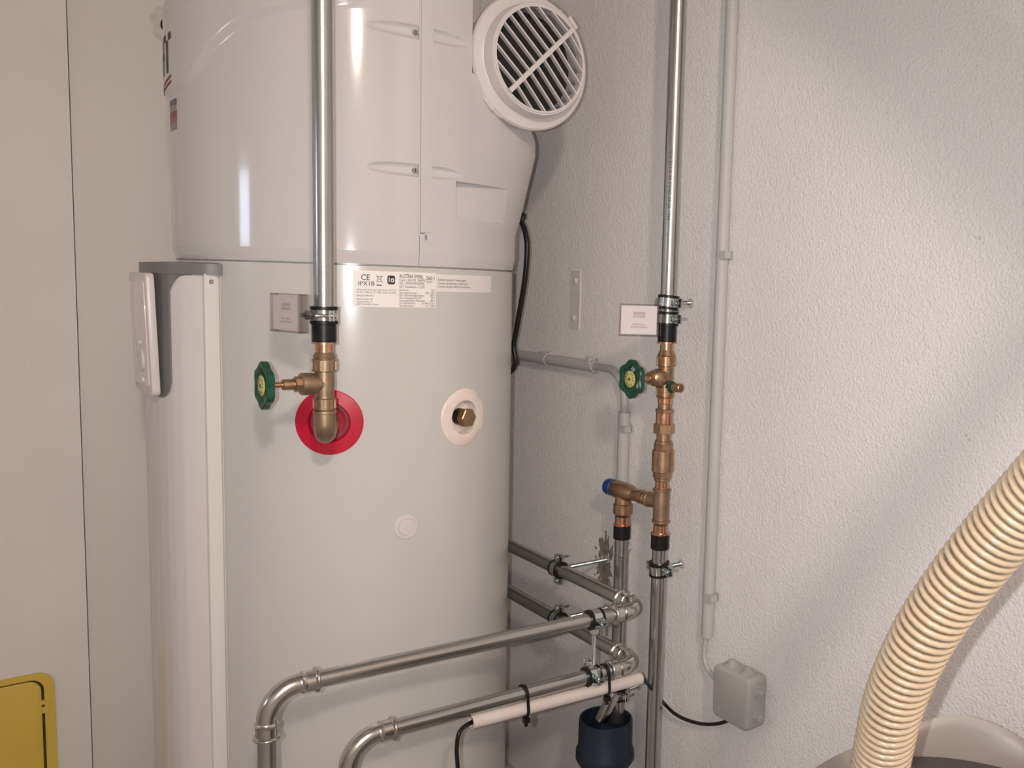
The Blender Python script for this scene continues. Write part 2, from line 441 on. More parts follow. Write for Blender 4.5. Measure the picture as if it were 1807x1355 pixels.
az_l = sorted(set([a for a in az_l if not PK[0] < a < PK[0] + .2] + [PK[0], PK[0] + .2]))
build('upper_cover', MB().grid(az_l, z_l, lambda a, z: tp(a, z, cover_r(a, z))), M['cover'], wh, label='glossy white plastic upper cover with arched front', sharp=40)
def zcut(az):
    return ZC0 + (ZC1 - ZC0) * min(1, max(0, (az - ACUT) / (330 - ACUT)))
az_r = sorted(set(lin(ACUT, 335, 70) + lin(335, 478, 50) + [PK[1]]))
zr_l = ZL0[:-1] + [2 + t for t in lin(0, 1, 24)]
def right_pt(az, q):
    zz = q if q < 2 else 1.41 + (zcut(az) - 1.41) * (q - 2)
    return tp(az, zz, cover_r(az, zz))
mbr = MB().grid(az_r, zr_l, right_pt)
build('rear_cover', mbr, M['cover'], wh, label='white plastic rear cover with duct shoulder', sharp=40)
# sloping top of the shoulder and the flat wall behind the cut edge
def slope_pt(az, t):
    return tp(az, zcut(az) + .0 * t, cover_r(az, zcut(az)) * (1 - t) + .16 * t)
build('shoulder_top', MB().grid(az_r, lin(0, 1, 6), slope_pt), M['vent'], wh)
ea = ACUT
build('cut_wall', MB().grid(lin(0, 1, 6), lin(ZC0 - .02, ZTOP, 20), lambda t, z: tp(ea, z, cover_r(ea, z)) + V((-.004, .30, 0)) * t), M['vent'], wh)
build('top_cap', MB().lathe((TC.x, TC.y, ZTOP - .01), (0, 0, 1), [(0, .10), (.01, .11), (.012, .02)], 48), M['cover'], wh)
# joint strip with catch and seam
def patch(a0, a1, z0, z1, r0, r1, na=8, rfun=None):
    rf = rfun or (lambda a, z: RC)
    al = lin(a0, a1, na); zl = lin(z0, z1, max(2, int((z1 - z0) / .008)))
    A, B = len(al), len(zl)
    vs = [tp(a, z, rf(a, z) + r) for r in (r1, r0) for z in zl for a in al]
    fs = []; S = A * B
    for o in (0, S):
        fs += [(o + j * A + i, o + j * A + i + 1, o + (j + 1) * A + i + 1, o + (j + 1) * A + i) for j in range(B - 1) for i in range(A - 1)]
    rim = [i for i in range(A)] + [j * A + A - 1 for j in range(1, B)] + [(B - 1) * A + i for i in range(A - 2, -1, -1)] + [j * A for j in range(B - 2, 0, -1)]
    fs += [(rim[k], rim[(k + 1) % len(rim)], S + rim[(k + 1) % len(rim)], S + rim[k]) for k in range(len(rim))]
    return MB().add(vs, fs)
sa0, sa1 = tank(742, 200, RC)[0], tank(765, 200, RC)[0]
zst = tank(745, 410, RC)[1]
build('joint_strip', patch(sa0, sa1 - .5, zst, 1.80, -.010, .0034), M['cover'], wh, label='raised white strip over the cover joint')
build('joint_lip', patch(sa0 - .5, sa0 - .05, zst - .004, 1.80, -.010, .0010), M['cover'], wh)
ct = tank(754, 418, RC)
build('catch', patch(ct[0] - 1.0, ct[0] + 2.0, ct[1] - .008, ct[1] + .006, -.002, .0018), M['cover'], wh)
build('catch_slot', patch(ct[0] - .8, ct[0] - .3, ct[1] - .005, ct[1] + .003, .000, .0022), M['grey'], wh)
build('cover_seam', patch(sa0 - .16, sa0 - .02, ZS + .001, zst - .006, -.006, .0004, 2, lambda a, z: cover_r(a, z)), M['grey'], wh, label='dark seam between the two cover halves')
build('catch_line', patch(sa0 - .2, sa1 - .5, zst - .0022, zst - .0010, -.004, .0004, 4), M['grey'], wh)
for a0, a1, zr in REC:
    s0 = tp(sa0 - 1.4, zr, RC - .0068); d = V((math.cos(math.radians(sa0)), math.sin(math.radians(sa0)), 0))
    sc = build('screw', MB().lathe(s0, d, [(0, .0050), (.003, .0050), (.0042, .0038)], 16), M['screw'], wh)
    build('screw_slot', MB().box(s0 + d * .0043, (d, V((0, 0, 1)), d.cross(V((0, 0, 1)))), (.0003, .0032, .0008)), M['ink'], sc)

# air duct with grille ---------------------------------------------------------
FC = ony(939, 110, 1.47); FR = .1186
duct = build('air_duct', MB().lathe(FC + V((0, .004, 0)), (0, 1, 0), [(0, .104), (.03, .104), (.045, .098), (.10, .098), (.30, .098)], 56, False), M['vent'], wh, label='white plastic air duct elbow')
fl = MB()
def notch(a): return 1.0
fl.lathe(FC + V((0, .020, 0)), (0, -1, 0), [(0, .105), (.002, FR - .003), (.007, FR), (.016, FR), (.020, FR - .003), (.022, .100), (.023, .0985), (.046, .0960), (.0485, .0950), (.0485, .0895), (.020, .0890), (0.0, .0885)], 96, False)
build('vent_flange', fl, M['vent'], wh, label='round white vent flange')
gr = build('vent_grille', MB().lathe(FC + V((0, -.0285, 0)), (0, -1, 0), [(-.010, .0895), (.001, .0925), (.0022, .0918), (.0022, .0885), (-.010, .0882)], 80, False), M['vent'], wh)
s45 = 1 / math.sqrt(2); sd = V((s45, 0, -s45)); cd = V((s45, 0, s45)); RG = .0888
GC = FC + V((0, -.027, 0))
cb = MB().box(GC + V((0, -.0075, 0)), (cd, V((0, 1, 0)), sd), (RG + .002, .0030, .0040))
cb.box(GC + V((0, -.0100, 0)), (cd, V((0, 1, 0)), sd), (RG, .0012, .0016))
build('crossbar', cb, M['vent'], gr)
for i in range(-4, 5):
    e = i * .0187 + .002
    if abs(e) > RG - .004: continue
    hl = math.sqrt(RG * RG - e * e)
    for sgn in (-1, 1):
        a = GC + cd * e + V((0, -.0060, 0)); b = GC + cd * e + sd * (sgn * hl) + V((0, .001, 0))
        t = (b - a).normalized(); nrm = cd.cross(t)
        build('slat', MB().box((a + b) / 2, (t, nrm, cd), ((b - a).length / 2, .0045, .00135)), M['vent'], gr)
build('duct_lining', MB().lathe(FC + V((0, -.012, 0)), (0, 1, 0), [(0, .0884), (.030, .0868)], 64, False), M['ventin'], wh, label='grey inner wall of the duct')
build('duct_shade', MB().lathe(FC + V((0, .014, 0)), (0, 1, 0), [(0, .0872), (.004, .0872)], 48), M['black'], wh, label='black disc painted as the dark inside the duct behind the grille')  # flat disc, shade inside the duct put into its colour
for sgn in (-1, 1):
    for k in (-.35, 0.0, .35):
        ang = (PI / 4 if sgn > 0 else PI * 1.25) + k * .55
        rd = V((math.cos(ang), 0, math.sin(ang))); tg = V((-rd.z, 0, rd.x))
        hk = (.0125 if k == 0 else .010)
        build('latch_tab', MB().box(FC + rd * (FR + (.0015 if k == 0 else -.002)) + V((0, .006 if k == 0 else .012, 0)), (tg, rd, V((0, 1, 0))), (hk, .0035, .008), .002), M['vent'], wh)

# control column on the front (faces -x) -----------------------------------------
def colu(v):
    v = abs(v)
    pts = [(0, .358), (.03, .3575), (.06, .354), (.085, .347), (.10, .340), (.115, .328), (.126, .310), (.1315, .298)]
    for (a, u0), (b, u1) in zip(pts, pts[1:]):
        if v <= b: return u0 + (u1 - u0) * (v - a) / (b - a)
    return pts[-1][1]
def cpt(u, v, z): return V((TC.x - u, TC.y - v, z))
ZCT = zat(388, 466, (TC.x - .28, TC.y - .135)); ZCB = zat(388, 486, (TC.x - .28, TC.y - .135))
vl = lin(-.1315, .1315, 80)
build('control_column', MB().grid(vl, lin(.06, ZCB + .002, 30), lambda v, z: cpt(colu(v), v, z)), M['colm'], wh, label='white plastic column housing on the tank front', sharp=60)
for s in (-1, 1):
    sm = MB()
    sm.grid([(.262, .1275), (.262, .1375), (.2735, .1375), (.2735, .1335), (.2790, .1335), (.2790, .1390), (.2975, .1390), (.2990, .1310)], lin(.06, ZCB + .002, 8), lambda q, z: cpt(q[0], s * q[1], z))
    st = build('edge_strip', sm, M['strip'], wh, label='cream white edge strip of the column', sharp=30)
    if s > 0:
        zz = zat(374, 497, (TC.x - .29, TC.y - .139))
        build('screw', MB().lathe(cpt(.287, .1388, zz), (0, -1, 0), [(0, .0036), (.0015, .0036), (.0026, .0022)], 16), M['screw'], st)
cap = MB()
cl_ = [(.262, .1425), (.285, .1430), (.302, .1360)] + [(colu(v) + .0035, v + .002) for v in lin(.126, 0, 22)]
cl_ = cl_ + [(u, -v) for u, v in reversed(cl_[:-1])]
n = len(cl_)
cap.add([cpt(u, v, ZCB) for u, v in cl_] + [cpt(u, v, ZCT) for u, v in cl_] + [cpt(u - .03 if u > .31 else u, v * .9, ZCT + .002) for u, v in cl_],
        [(k, k + 1, n + k + 1, n + k) for k in range(n - 1)] + [(n + k, n + k + 1, 2 * n + k + 1, 2 * n + k) for k in range(n - 1)] + [tuple(2 * n + k for k in range(n))] + [tuple(range(n))[::-1]])
trim = build('grey_trim', cap, M['grey'], wh, label='dark grey plastic trim round the control panel', sharp=40)
zbt = zat(275, 703, (TC.x - .35, TC.y - .09))
def band_z0(v):
    a = abs(v)
    if a < .075: return zbt
    if a < .100: return zbt + .025 - math.sqrt(max(0, .025 ** 2 - (a - .075) ** 2))
    return ZCB - .030 * max(0, 1 - (a - .100) / .024) ** 2.2 - .001
bm_ = MB(); vb = lin(-.126, -.1001, 24) + lin(-.0999, .0999, 50) + lin(.1001, .126, 24)
bm_.grid(vb, lin(0, 1, 14), lambda v, t: cpt(colu(v) + .0026, v, band_z0(v) + (ZCB + .001 - band_z0(v)) * t))
for s in (-1, 1):
    bm_.grid(lin(0, .0026, 1), lin(zbt + .025, ZCB - .03, 4), lambda d, z: cpt(colu(.0999) + d, s * .0999, z))
build('trim_band', bm_, M['grey'], trim, sharp=50)
# control panel: flat tilted plate
zp1 = zat(262, 481, (TC.x - .36, TC.y - .02)); zp0 = zat(268, 692, (TC.x - .36, TC.y - .02))
pc = cpt(.364, .012, (zp0 + zp1) / 2); hzp = (zp1 - zp0) / 2
tilt = .030
pz = V((-tilt, 0, 1)).normalized(); pyv = V((0, -1, 0)); pn = pyv.cross(pz)
if pn.x > 0: pn = -pn
pan = build('control_panel', MB().rbox(pc, (pyv, pz, pn), (.074, hzp, .007), .010), M['vent'], wh, label='white control panel on the column front')
build('display_glass', MB().rbox(pc + pn * .0075, (pyv, pz, pn), (.062, hzp - .014, .0012), .008), M['display'], pan, label='glossy pale display window')
for dz_, rr_ in ((-.045, .019), (-.078, .006), (-.015, .004)):
    build('button', MB().lathe(pc + pz * dz_ + pn * .0085 + pyv * .018, pn, [(0, rr_), (.003, rr_ * .95), (.0042, rr_ * .6)], 24), M['vent'], pan)

# logo, energy sticker, rating plates ------------------------------------------------
lg = MB()
def onfront(r, off):
    return lambda a, b: tp(184.6 + math.degrees(a / RC), b, r(184.6 + math.degrees(a / RC), b) + off)
zl0 = tank(307, 128, RC)[1]
ef = onfront(cover_r, .0009)
put_text(lg, 'EHT', .088, ef, 0.0, zl0 + .002, 'RIGHT', 0.9, .002)
build('logo_lettering', lg, M['ink'], wh, label='dark EHT lettering on the cover front')
lg = MB()
for k in range(2):
    z0_ = zl0 - .016 - k * .009
    lg.grid(lin(-.16, -.002, 24), [0, .0035], lambda a, b: ef(a, z0_ + b + .008 * ((a + .08) / .08) ** 2))
build('logo_swoosh', lg, M['redink'], wh, label='dark red curved lines under the logo')
zt, zb_ = tank(307, 175, RC)[1], tank(307, 229, RC)[1]
cols = [(.10, .10, .14), (.35, .28, .25), (.22, .05, .07), (.26, .10, .12), (.24, .21, .22)]
sk = None
for i, c in enumerate(cols):
    z1_ = zt - (zt - zb_) * i / 5; z0_ = zt - (zt - zb_) * (i + 1) / 5
    p_ = build('energy_sticker' if i == 0 else 'sticker_band', patch(176.0, 184.9, z0_, z1_, -.001, .0008, 6, cover_r), mat('sticker%d' % i, c, .4, noise=.25, nscale=60), wh if i == 0 else sk)
    if i == 0: sk = p_
a0, a1 = tank(623, 480)[0], tank(769, 510)[0]; z1, z0 = tank(630, 477)[1], tank(768, 543)[1]
lab = build('rating_label', patch(a0, a1, z0, z1, -.001, .0005, 14, lambda a, z: RB), M['paper'], wh, label='white rating label with black print')
LW = math.radians(a1 - a0) * RB; LH = z1 - z0
def lp(x, y):  # label coords: 0..1 across, 0..1 down
    return tp(a0 + (a1 - a0) * x, z1 - LH * y, RB + .0008)
lt = MB(); li = MB()
def row(mb, s, x, y, h, wd=None, align='LEFT', bold=0):
    vs, fs = text_verts(s, 1.0, align, 1.0, bold)
    if not vs: return
    w_ = max(v[0] for v in vs) - min(v[0] for v in vs)
    kx = (wd / w_) if wd else h * LH / LW * .8
    mb.add([lp(x + a * kx, y - b * h * 1.35) for a, b in vs], fs)
row(lt, 'CE', .085, .26, .17, .10, bold=.006); row(lt, 'IPX1B', .055, .41, .125, .18, bold=.006)
row(lt, 'AUSTRIA EMAIL', .53, .17, .115, .30); row(lt, '260 l', .862, .21, .12, .115)
row(li, 'Code : A41203  908090', .53, .26, .075, .32); row(li, 'N/S : 1009251402020946', .53, .35, .075, .31)
row(li, 'EHT Revolution - 2 270', .53, .445, .075, .31)
for i, (s, v) in enumerate((('Bottichelt', '150 l'), ('Spannungsversorgung', '230V - 50Hz'), ('Max. Gesamtleistungsaufnahme', '2500 W'), ('Max. Leistungsaufnahme WP', '700 W'), ('Leistungsaufnahme Heizeinsatz', '1800 W'), ('Zul. Betriebsdruck', '0,6 MPa (6 bar)'), ('Herstellernummer', 'UT : 131203'))):
    y = .535 + i * .074
    row(li, s, .53, y, .062, .012 * len(s) * .92); row(li, v, .985 - .0115 * len(v), y, .062, .0112 * len(v))
row(li, '3060394', .865, .285, .05, .085)
row(li, 'Kaltemittel / Fullmenge / Nenndruck / Eq CO2', .04, .545, .05, .45); row(li, 'R513A / 0.80 kg / 3.1 MPa / 0.54 t eq CO2', .04, .62, .058, .45)
row(li, 'MADE IN FRANCE', .04, .715, .058, .19); row(li, 'Austria Email AG', .04, .81, .058, .18)
row(li, 'Austriastrasse 6', .04, .88, .058, .17); row(li, '8720 Knittelfeld, Austria', .04, .95, .058, .25)
def lrect(mb, x0, y0, x1, y1): mb.add([lp(x0, y0), lp(x1, y0), lp(x1, y1), lp(x0, y1)], [(0, 1, 2, 3)])
lrect(lt, .262, .375, .325, .405)
for q in ((.255, .12, .335, .31), (.335, .12, .255, .31)):   # crossed-out bin
    dx, dy = q[2] - q[0], q[3] - q[1]
    li.add([lp(q[0], q[1]), lp(q[0] + .006, q[1]), lp(q[2] + .006, q[3]), lp(q[2], q[3])], [(0, 1, 2, 3)])
for q in ((.272, .15, .278, .30), (.312, .15, .318, .30), (.265, .14, .325, .155), (.275, .29, .316, .302)): lrect(li, *q)
N_ = 24
def lring(mb, cx_, cy_, rx, ry, pw, off=0):
    pts = []
    for k in range(N_):
        a = 2 * PI * k / N_; c, s = math.cos(a), math.sin(a)
        pts.append(lp(cx_ + rx * math.copysign(abs(c) ** pw, c), cy_ + ry * math.copysign(abs(s) ** pw, s)))
    ctr = lp(cx_, cy_)
    o_ = V((ctr.x - TC.x, ctr.y - TC.y, 0)).normalized() * off
    mb.add([p + o_ for p in pts], [tuple(range(N_))])
lring(lt, .434, .235, .046, .125, .45)
build('bold_print', lt, M['ink'], lab); build('fine_print', li, M['greyink'], lab)
lo = MB(); lring(lo, .447, .245, .022, .058, 1, .0003)
lo.add([p + V((-.0001, -.0003, 0)) for p in (lp(.405, .16), lp(.414, .16), lp(.414, .30), lp(.405, .30))], [(0, 1, 2, 3)])
build('emblem_white', lo, M['paper'], lab)
lo = MB(); lring(lo, .447, .245, .010, .028, 1, .0005); build('emblem_dot', lo, M['ink'], lab)
b0, b1 = a1 + .05, tank(866, 512)[0]; c1, c0 = tank(770, 484)[1], tank(866, 516)[1]
l2 = build('notice_label', patch(b0, b1, c0, c1, -.001, .0005, 12, lambda a, z: RB), M['film'], wh, label='blank white film label with three small text lines')
t2 = MB()
for i, s in enumerate(('Enthalt fluorierte Treibhausgase', 'Contiene gas fluorurati a effetto serra', 'Contient des gaz a effet de serre fluores')):
    vs, fs = text_verts(s, .0058)
    w_ = max(v[0] for v in vs); kx = (.060 + .006 * i * .8) / w_
    t2.add([tp(b0 + .6 + math.degrees(a * kx / RB), c1 - .011 - i * .0056 + b, RB + .0009) for a, b in vs], fs)
build('fine_print', t2, M['greyink'], l2)

# rosettes and plugs on the tank -------------------------------------------------------
def wlathe(a0, z0, prof, seg=56):
    mb = MB(); n = len(prof)
    vs = []
    for rho, h in prof:
        for k in range(seg):
            t = 2 * PI * k / seg
            vs.append(tp(a0 + math.degrees(rho * math.cos(t) / RB), z0 + rho * math.sin(t), RB + h))
    fs = [(i * seg + k, i * seg + (k + 1) % seg, (i + 1) * seg + (k + 1) % seg, (i + 1) * seg + k) for i in range(n - 1) for k in range(seg)]
    return mb.add(vs, fs)
(ra, rz, rR), (wa, wz, wR), (ka, kz, kR) = ROS
red = build('hot_outlet_rosette', wlathe(ra, rz, [(rR, -.001), (rR, .0012), (rR - .001, .0022), (.037, .0030), (.0335, .0032), (.0325, .002), (.031, -.006), (.028, -.012), (.001, -.014)]), M['red'], wh, label='red plastic collar round the hot outlet')
build('film_ring', wlathe(ra, rz, [(.0315, -.0045), (.0285, .0005), (.026, -.002), (.022, -.010)]), M['foil'], red)
whr = build('plug_rosette', wlathe(wa, wz, [(wR, -.001), (wR, .0010), (wR - .0015, .0022), (.033, .0036), (.0305, .0032), (.0300, -.004), (.027, -.014), (.001, -.016)]), M['cream'], wh, label='cream plastic collar round the brass plug')
def rad(az): a = math.radians(az); return V((math.cos(a), math.sin(a), 0))
pd = rad(wa)
build('plug_neck', MB().lathe(tp(wa, wz, RB - .015), pd, [(0, .0150), (.014, .0150), (.015, .0135)], 28), M['rubber'], wh)
build('brass_plug', MB().lathe(tp(wa, wz, RB - .001), pd, [(0, .0150), (.0005, .0175), (.013, .0175), (.0145, .0158)], 6), M['brass'], wh, label='brass hexagon plug', sharp=20)
build('cover_cap', wlathe(ka, kz, [(kR, -.001), (kR, .0008), (kR - .0012, .0020), (.0165, .0026), (.0155, .0012), (.0145, .0012), (.0135, .0034), (.008, .0040), (.0005, .0041)]), M['vent'], wh, label='small round white cover cap')

# ================================================================== PIPE WORK
def fillet(pts, R, n=14):
    pts = [V(p) for p in pts]; out = [pts[0]]
    for a, b, c in zip(pts, pts[1:], pts[2:]):
        d0 = (a - b).normalized(); d1 = (c - b).normalized()
        ang = d0.angle(d1); t = R / math.tan(ang / 2)
        p0 = b + d0 * t; p1 = b + d1 * t; ctr = b + (d0 + d1).normalized() * (R / math.sin(ang / 2))
        v0 = p0 - ctr; v1 = p1 - ctr
        for k in range(n + 1):
            out.append(ctr + v0.slerp(v1, k / n) if False else ctr + (v0 * math.sin((1 - k / n) * (PI - ang)) + v1 * math.sin(k / n * (PI - ang))) / math.sin(PI - ang))
    out.append(pts[-1]); return out
def pipe(label, a, b, r, group=None, m_='steel', name='steel_pipe'):
    a = V(a); b = V(b)
    return build(name, MB().cyl(a, b, r, 36), M[m_], None, label, 'pipe', group)
def clamp(label, c, axis, bolt, blen, r, group=None, head=True, parts_cat='pipe clamp', far=None):
    c = V(c); ax = V(axis).normalized(); bd = V(bolt).normalized(); ed = ax.cross(bd).normalized()
    t = thing('pipe_clamp', c - V((0, 0, r + .006)), label, parts_cat, group)
    lin_ = MB().ring(c, ax, r + .0002, r + .0030, .024, 40)
    lin_.ring(c + ax * .0105, ax, r + .0002, r + .0052, .005, 40).ring(c - ax * .0105, ax, r + .0002, r + .0052, .005, 40)
    build('rubber_liner', lin_, M['rubber'], t)
    build('clamp_band', MB().ring(c, ax, r + .0026, r + .0048, .0155, 40), M['zinc'], t)
    for s in (-1, 1):
        e = build('ear', MB().box(c + ed * (s * (r + .0105)) + bd * .0028, (ed, bd, ax), (.0075, .0013, .0080), 0).box(c + ed * (s * (r + .0105)) - bd * .0028, (ed, bd, ax), (.0075, .0013, .0080), 0), M['zinc'], t)
        sc_ = c + ed * (s * (r + .0115))
        build('clamp_screw', MB().lathe(sc_ - bd * .0085, bd, [(0, .0035), (.0012, .0052), (.0040, .0055), (.0042, .0028), (.030, .0026), (.031, .002)], 16), M['zinc'], e)
    b0_ = c + bd * (r + .004)
    build('boss_nut', MB().lathe(b0_, bd, [(0, .0078), (.009, .0078), (.0105, .0066)], 6), M['zinc'], t, sharp=20)
    if blen > 0:
        rod = build('threaded_rod', MB().lathe(b0_ + bd * .009, bd, [(k * .0008, .0041 if k % 2 else .0036) for k in range(max(2, int((blen - r - .013) / .0008)))], 14), M['zinc'], t)
        if head:
            build('wall_dowel', MB().lathe(c + bd * (blen - .003), bd, [(0, .0045), (.0005, .0085), (.0029, .0090)], 20), M['conduit'], rod)
    return t
def sleeve(label, xy, ztop, zbot, rs, rcop, copper_up, group):
    """black press sleeve with its copper ring and neck; copper side up or down"""
    x, y = xy
    t = thing('press_coupling', (x, y, min(ztop, zbot) - .022), label, 'coupling', group)
    build('black_sleeve', MB().lathe((x, y, zbot), (0, 0, 1), [(0, rs - .001), (.001, rs), (ztop - zbot - .001, rs), (ztop - zbot, rs - .0015)], 36), M['rubber'], t)
    if copper_up:
        build('copper_ring', MB().lathe((x, y, ztop), (0, 0, 1), [(0, rs + .0005), (.003, rs + .0005), (.0035, rcop), (.018, rcop)], 36), M['copper'], t)
    else:
        build('copper_ring', MB().lathe((x, y, zbot), (0, 0, -1), [(0, rs + .0005), (.003, rs + .0005), (.0035, rcop), (.022, rcop)], 36), M['copper'], t)
    return t
def wheel(parent, c, d, R=.035, label=None):
    """handwheel, centre c of the front face, axis d pointing to the outside"""
    d = V(d).normalized(); x, y, _ = frame(d)
    if abs(y.z) < abs(x.z): x, y = y, x
    mb = MB(); N = 72; vs = []; prof = []
    def out(a): return R * (0.945 + .07 * math.cos(6 * a))
    rows = [(-.0125, .86), (-.0105, .98), (-.002, 1.0), (0, .95), (-.001, .80), (-.004, .70), (-.0105, .68), (-.0125, .74)]
    for t, k in rows:
        for i in range(N):
            a = 2 * PI * i / N; r = out(a) * k
            vs.append(V(c) + d * t + (x * math.sin(a) + y * math.cos(a)) * r)
    nr = len(rows)
    fs = [(i * N + k, i * N + (k + 1) % N, ((i + 1) % nr) * N + (k + 1) % N, ((i + 1) % nr) * N + k) for i in range(nr) for k in range(N)]
    mb.add(vs, fs)
    for q in range(3):                      # wide spokes, three openings between them
        am = 2 * PI * q / 3 + PI
        for s_ in range(1):
            poly = []
            for aa, rr_ in ((-.70, .30), (-.50, .72), (-.2, .74), (.2, .74), (.50, .72), (.70, .30)):
                poly.append((math.sin(am + aa) * R * rr_, math.cos(am + aa) * R * rr_))
            mb.prism(poly, V(c) - d * .010, x, y, d, .0055)
    mb.lathe(V(c) - d * .014, d, [(0, .009), (.003, .0120), (.0118, .0130), (.0120, .0130)], 28)
    hw = build('handwheel', mb, M['green'], parent, label=label or 'dark green lobed handwheel')
    dc = build('wheel_disc', MB().lathe(V(c) - d * .0022, d, [(0, .0148), (.0014, .0150), (.0020, .0140)], 32), M['yellowd'], hw)
    tk = MB()
    for i in range(15):
        a = 2 * PI * i / 15
        if i in (0, 5, 10): continue
        rd = x * math.sin(a) + y * math.cos(a); tg = rd.cross(d)
        tk.box(V(c) + rd * .0113, (rd, tg, d), (.0020, .0007, .00025))
    tk.lathe(V(c) - d * .0003, d, [(0, .0030), (.0012, .0026)], 12)
    hw['part'] = 1; del hw['part']
    build('disc_marks', tk, M['greyink'], hw)
    return hw
def cast_nut(mb, x, y, z0, z1, r, ribs=8):
    """cast union nut with raised ribs"""
    h = z1 - z0
    mb.lathe((x, y, z0), (0, 0, 1), [(0, r * .92), (.0012, r), (h * .16, r), (h * .17, r * .89), (h * .83, r * .89), (h * .84, r), (h - .0012, r), (h, r * .92)], 40)
    for k in range(ribs):
        a = 2 * PI * (k + .35) / ribs; rd_ = V((math.cos(a), math.sin(a), 0))
        mb.box(V((x, y, (z0 + z1) / 2)) + rd_ * (r * .93), (rd_, rd_.cross(V((0, 0, 1))), V((0, 0, 1))), (r * .075, .0024, h * .40))

# ---------------- hot side ---------------------------------------------------
HX, HY = .4721, 1.3763
hz_ = lambda py, px=572: zat(px, py, (HX, HY))
Rp = .0150
pipe('galvanised vertical pipe rising in front of the heater above the red collar', (HX, HY, hz_(575)), (HX, HY, H), Rp)
clamp('zinc pipe clamp with bolt beside the clear sign on the heater', (HX, HY, hz_(556)), (0, 0, 1), (-1, 0, 0), .036, Rp, head=False)
sleeve('black press coupling with copper ring above the hot outlet valve', (HX, HY), hz_(571), hz_(603), .0178, .0130, False, 'black press couplings')
sv = thing('stop_valve', (HX, HY, hz_(728)), 'brass stop valve with green handwheel above the red collar', 'valve')
zb = MB().lathe((HX, HY, hz_(731)), (0, 0, 1), [(0, .0145), (.002, .0168), (hz_(724) - hz_(731), .0168), (hz_(723) - hz_(731), .0140), (hz_(690) - hz_(731), .0140), (hz_(675) - hz_(731), .0150), (hz_(656) - hz_(731), .0140), (hz_(634) - hz_(731), .0150), (hz_(628) - hz_(731), .0165), (hz_(620) - hz_(731), .0125)], 36)
vz = hz_(676)
vc = V((HX, HY, vz)); bx = V((-1, 0, 0))
zb.lathe(vc, bx, [(0, .0135), (.012, .0145), (.020, .0165), (.034, .0168), (.0355, .0155), (.036, .0125)], 36)
build('valve_body', zb, M['bronze'], sv)
nm = MB(); cast_nut(nm, HX, HY, hz_(655), hz_(633), .0182); build('union_nut', nm, M['bronze'], sv)
nm = MB(); cast_nut(nm, HX, HY, hz_(722), hz_(702), .0165); build('union_nut', nm, M['bronze'], sv)
bo = MB().lathe(vc + bx * .036, bx, [(0, .0118), (.008, .0118), (.009, .010)], 8)
bo.lathe(vc + bx * .044, bx, [(0, .0082), (.0165, .0082), (.018, .0070)], 24)
build('bonnet', bo, M['brass'], sv, sharp=25)
build('spindle', MB().cyl(vc + bx * .060, vc + bx * .082, .0045, 18), M['copper'], sv)
wheel(sv, vc + bx * .092, bx)
# raised foundry ring on the valve
mk = MB().ring(vc + bx * .007 + V((0, -.0147, -.001)), (0, 1, 0), .0030, .0040, .0012, 20)
build('cast_mark', mk, M['bronze'], sv)
# elbow to the tank
e0 = V((HX, HY, hz_(728))); e1 = V((HX, HY, rz)); e2 = tp(ra, rz, RB - .01)
eb = MB().tube(fillet([e0, e1, e2], .017, 12), .0158, 32)
build('brass_elbow', eb, M['bronze'], None, 'dull brass elbow from the red collar up to the valve', 'elbow')

# ---------------- cold side --------------------------------------------------
CX, CY = WX - .056, 1.301
cz_ = lambda py: zat(1195 - py * .0305, py, (CX, CY))
Rq = .0146
pu = pipe('galvanised vertical pipe with printed text on the stucco wall', (CX, CY, cz_(575)), (CX, CY, H), Rq)
def onpipe(cx_, cy_, r, az0, zbase):
    # text runs upwards along the pipe
    return lambda a, b: V((cx_ + r * math.cos(math.radians(az0) - b / r), cy_ + r * math.sin(math.radians(az0) - b / r), zbase + a))
tx = MB(); put_text(tx, '0401  07 20  25x2,5 38 /2/4 PE-X/Al', .0085, onpipe(CX, CY, Rq + .0002, 226, cz_(390)), 0, 0)
build('printed_text', tx, M['greyink'], pu)
pl_ = pipe('galvanised vertical pipe running down from the brass tee', (CX, CY, .0), (CX, CY, cz_(960)), Rq)
clamp('upper zinc pipe clamp with long bolt into the wall, above the clear sign', (CX, CY, cz_(534)), (.10, .0, 1), (1, 0, 0), .056, Rq)
clamp('lower zinc pipe clamp directly above the black coupling beside the clear sign', (CX, CY, cz_(562)), (0, 0, 1), (1, 0, 0), .030, Rq, head=False)
clamp('zinc pipe clamp holding the pipe below the brass tee', (CX, CY, cz_(1003)), (-.10, 0, 1), (1, 0, 0), .056, Rq)
sleeve('black press coupling with copper ring above the cold water stop valve', (CX, CY), cz_(574), cz_(603), .0172, .0122, False, 'black press couplings')
cv = thing('stop_valve', (CX, CY, cz_(703)), 'brass stop valve with green handwheel and small drain cock on the stucco wall', 'valve')
k0 = cz_(703)
vb_ = MB().lathe((CX, CY, k0), (0, 0, 1), [(0, .0125), (.002, .0165), (cz_(700) - k0, .0165), (cz_(697) - k0, .0140), (cz_(645) - k0, .0140), (cz_(630) - k0, .0150), (cz_(626) - k0, .0165), (cz_(617) - k0, .0120)], 36)
vz = cz_(666); vc = V((CX, CY, vz))
vb_.lathe(vc, bx, [(-.012, .009), (0, .0140), (.010, .0165), (.022, .0170), (.032, .0140), (.034, .012)], 36)
build('valve_body', vb_, M['brass'], cv)
nm = MB(); cast_nut(nm, CX, CY, cz_(646), cz_(628), .0178); build('union_nut', nm, M['brass'], cv)
nm = MB(); cast_nut(nm, CX, CY, cz_(699), cz_(682), .0170); build('union_nut', nm, M['brass'], cv)
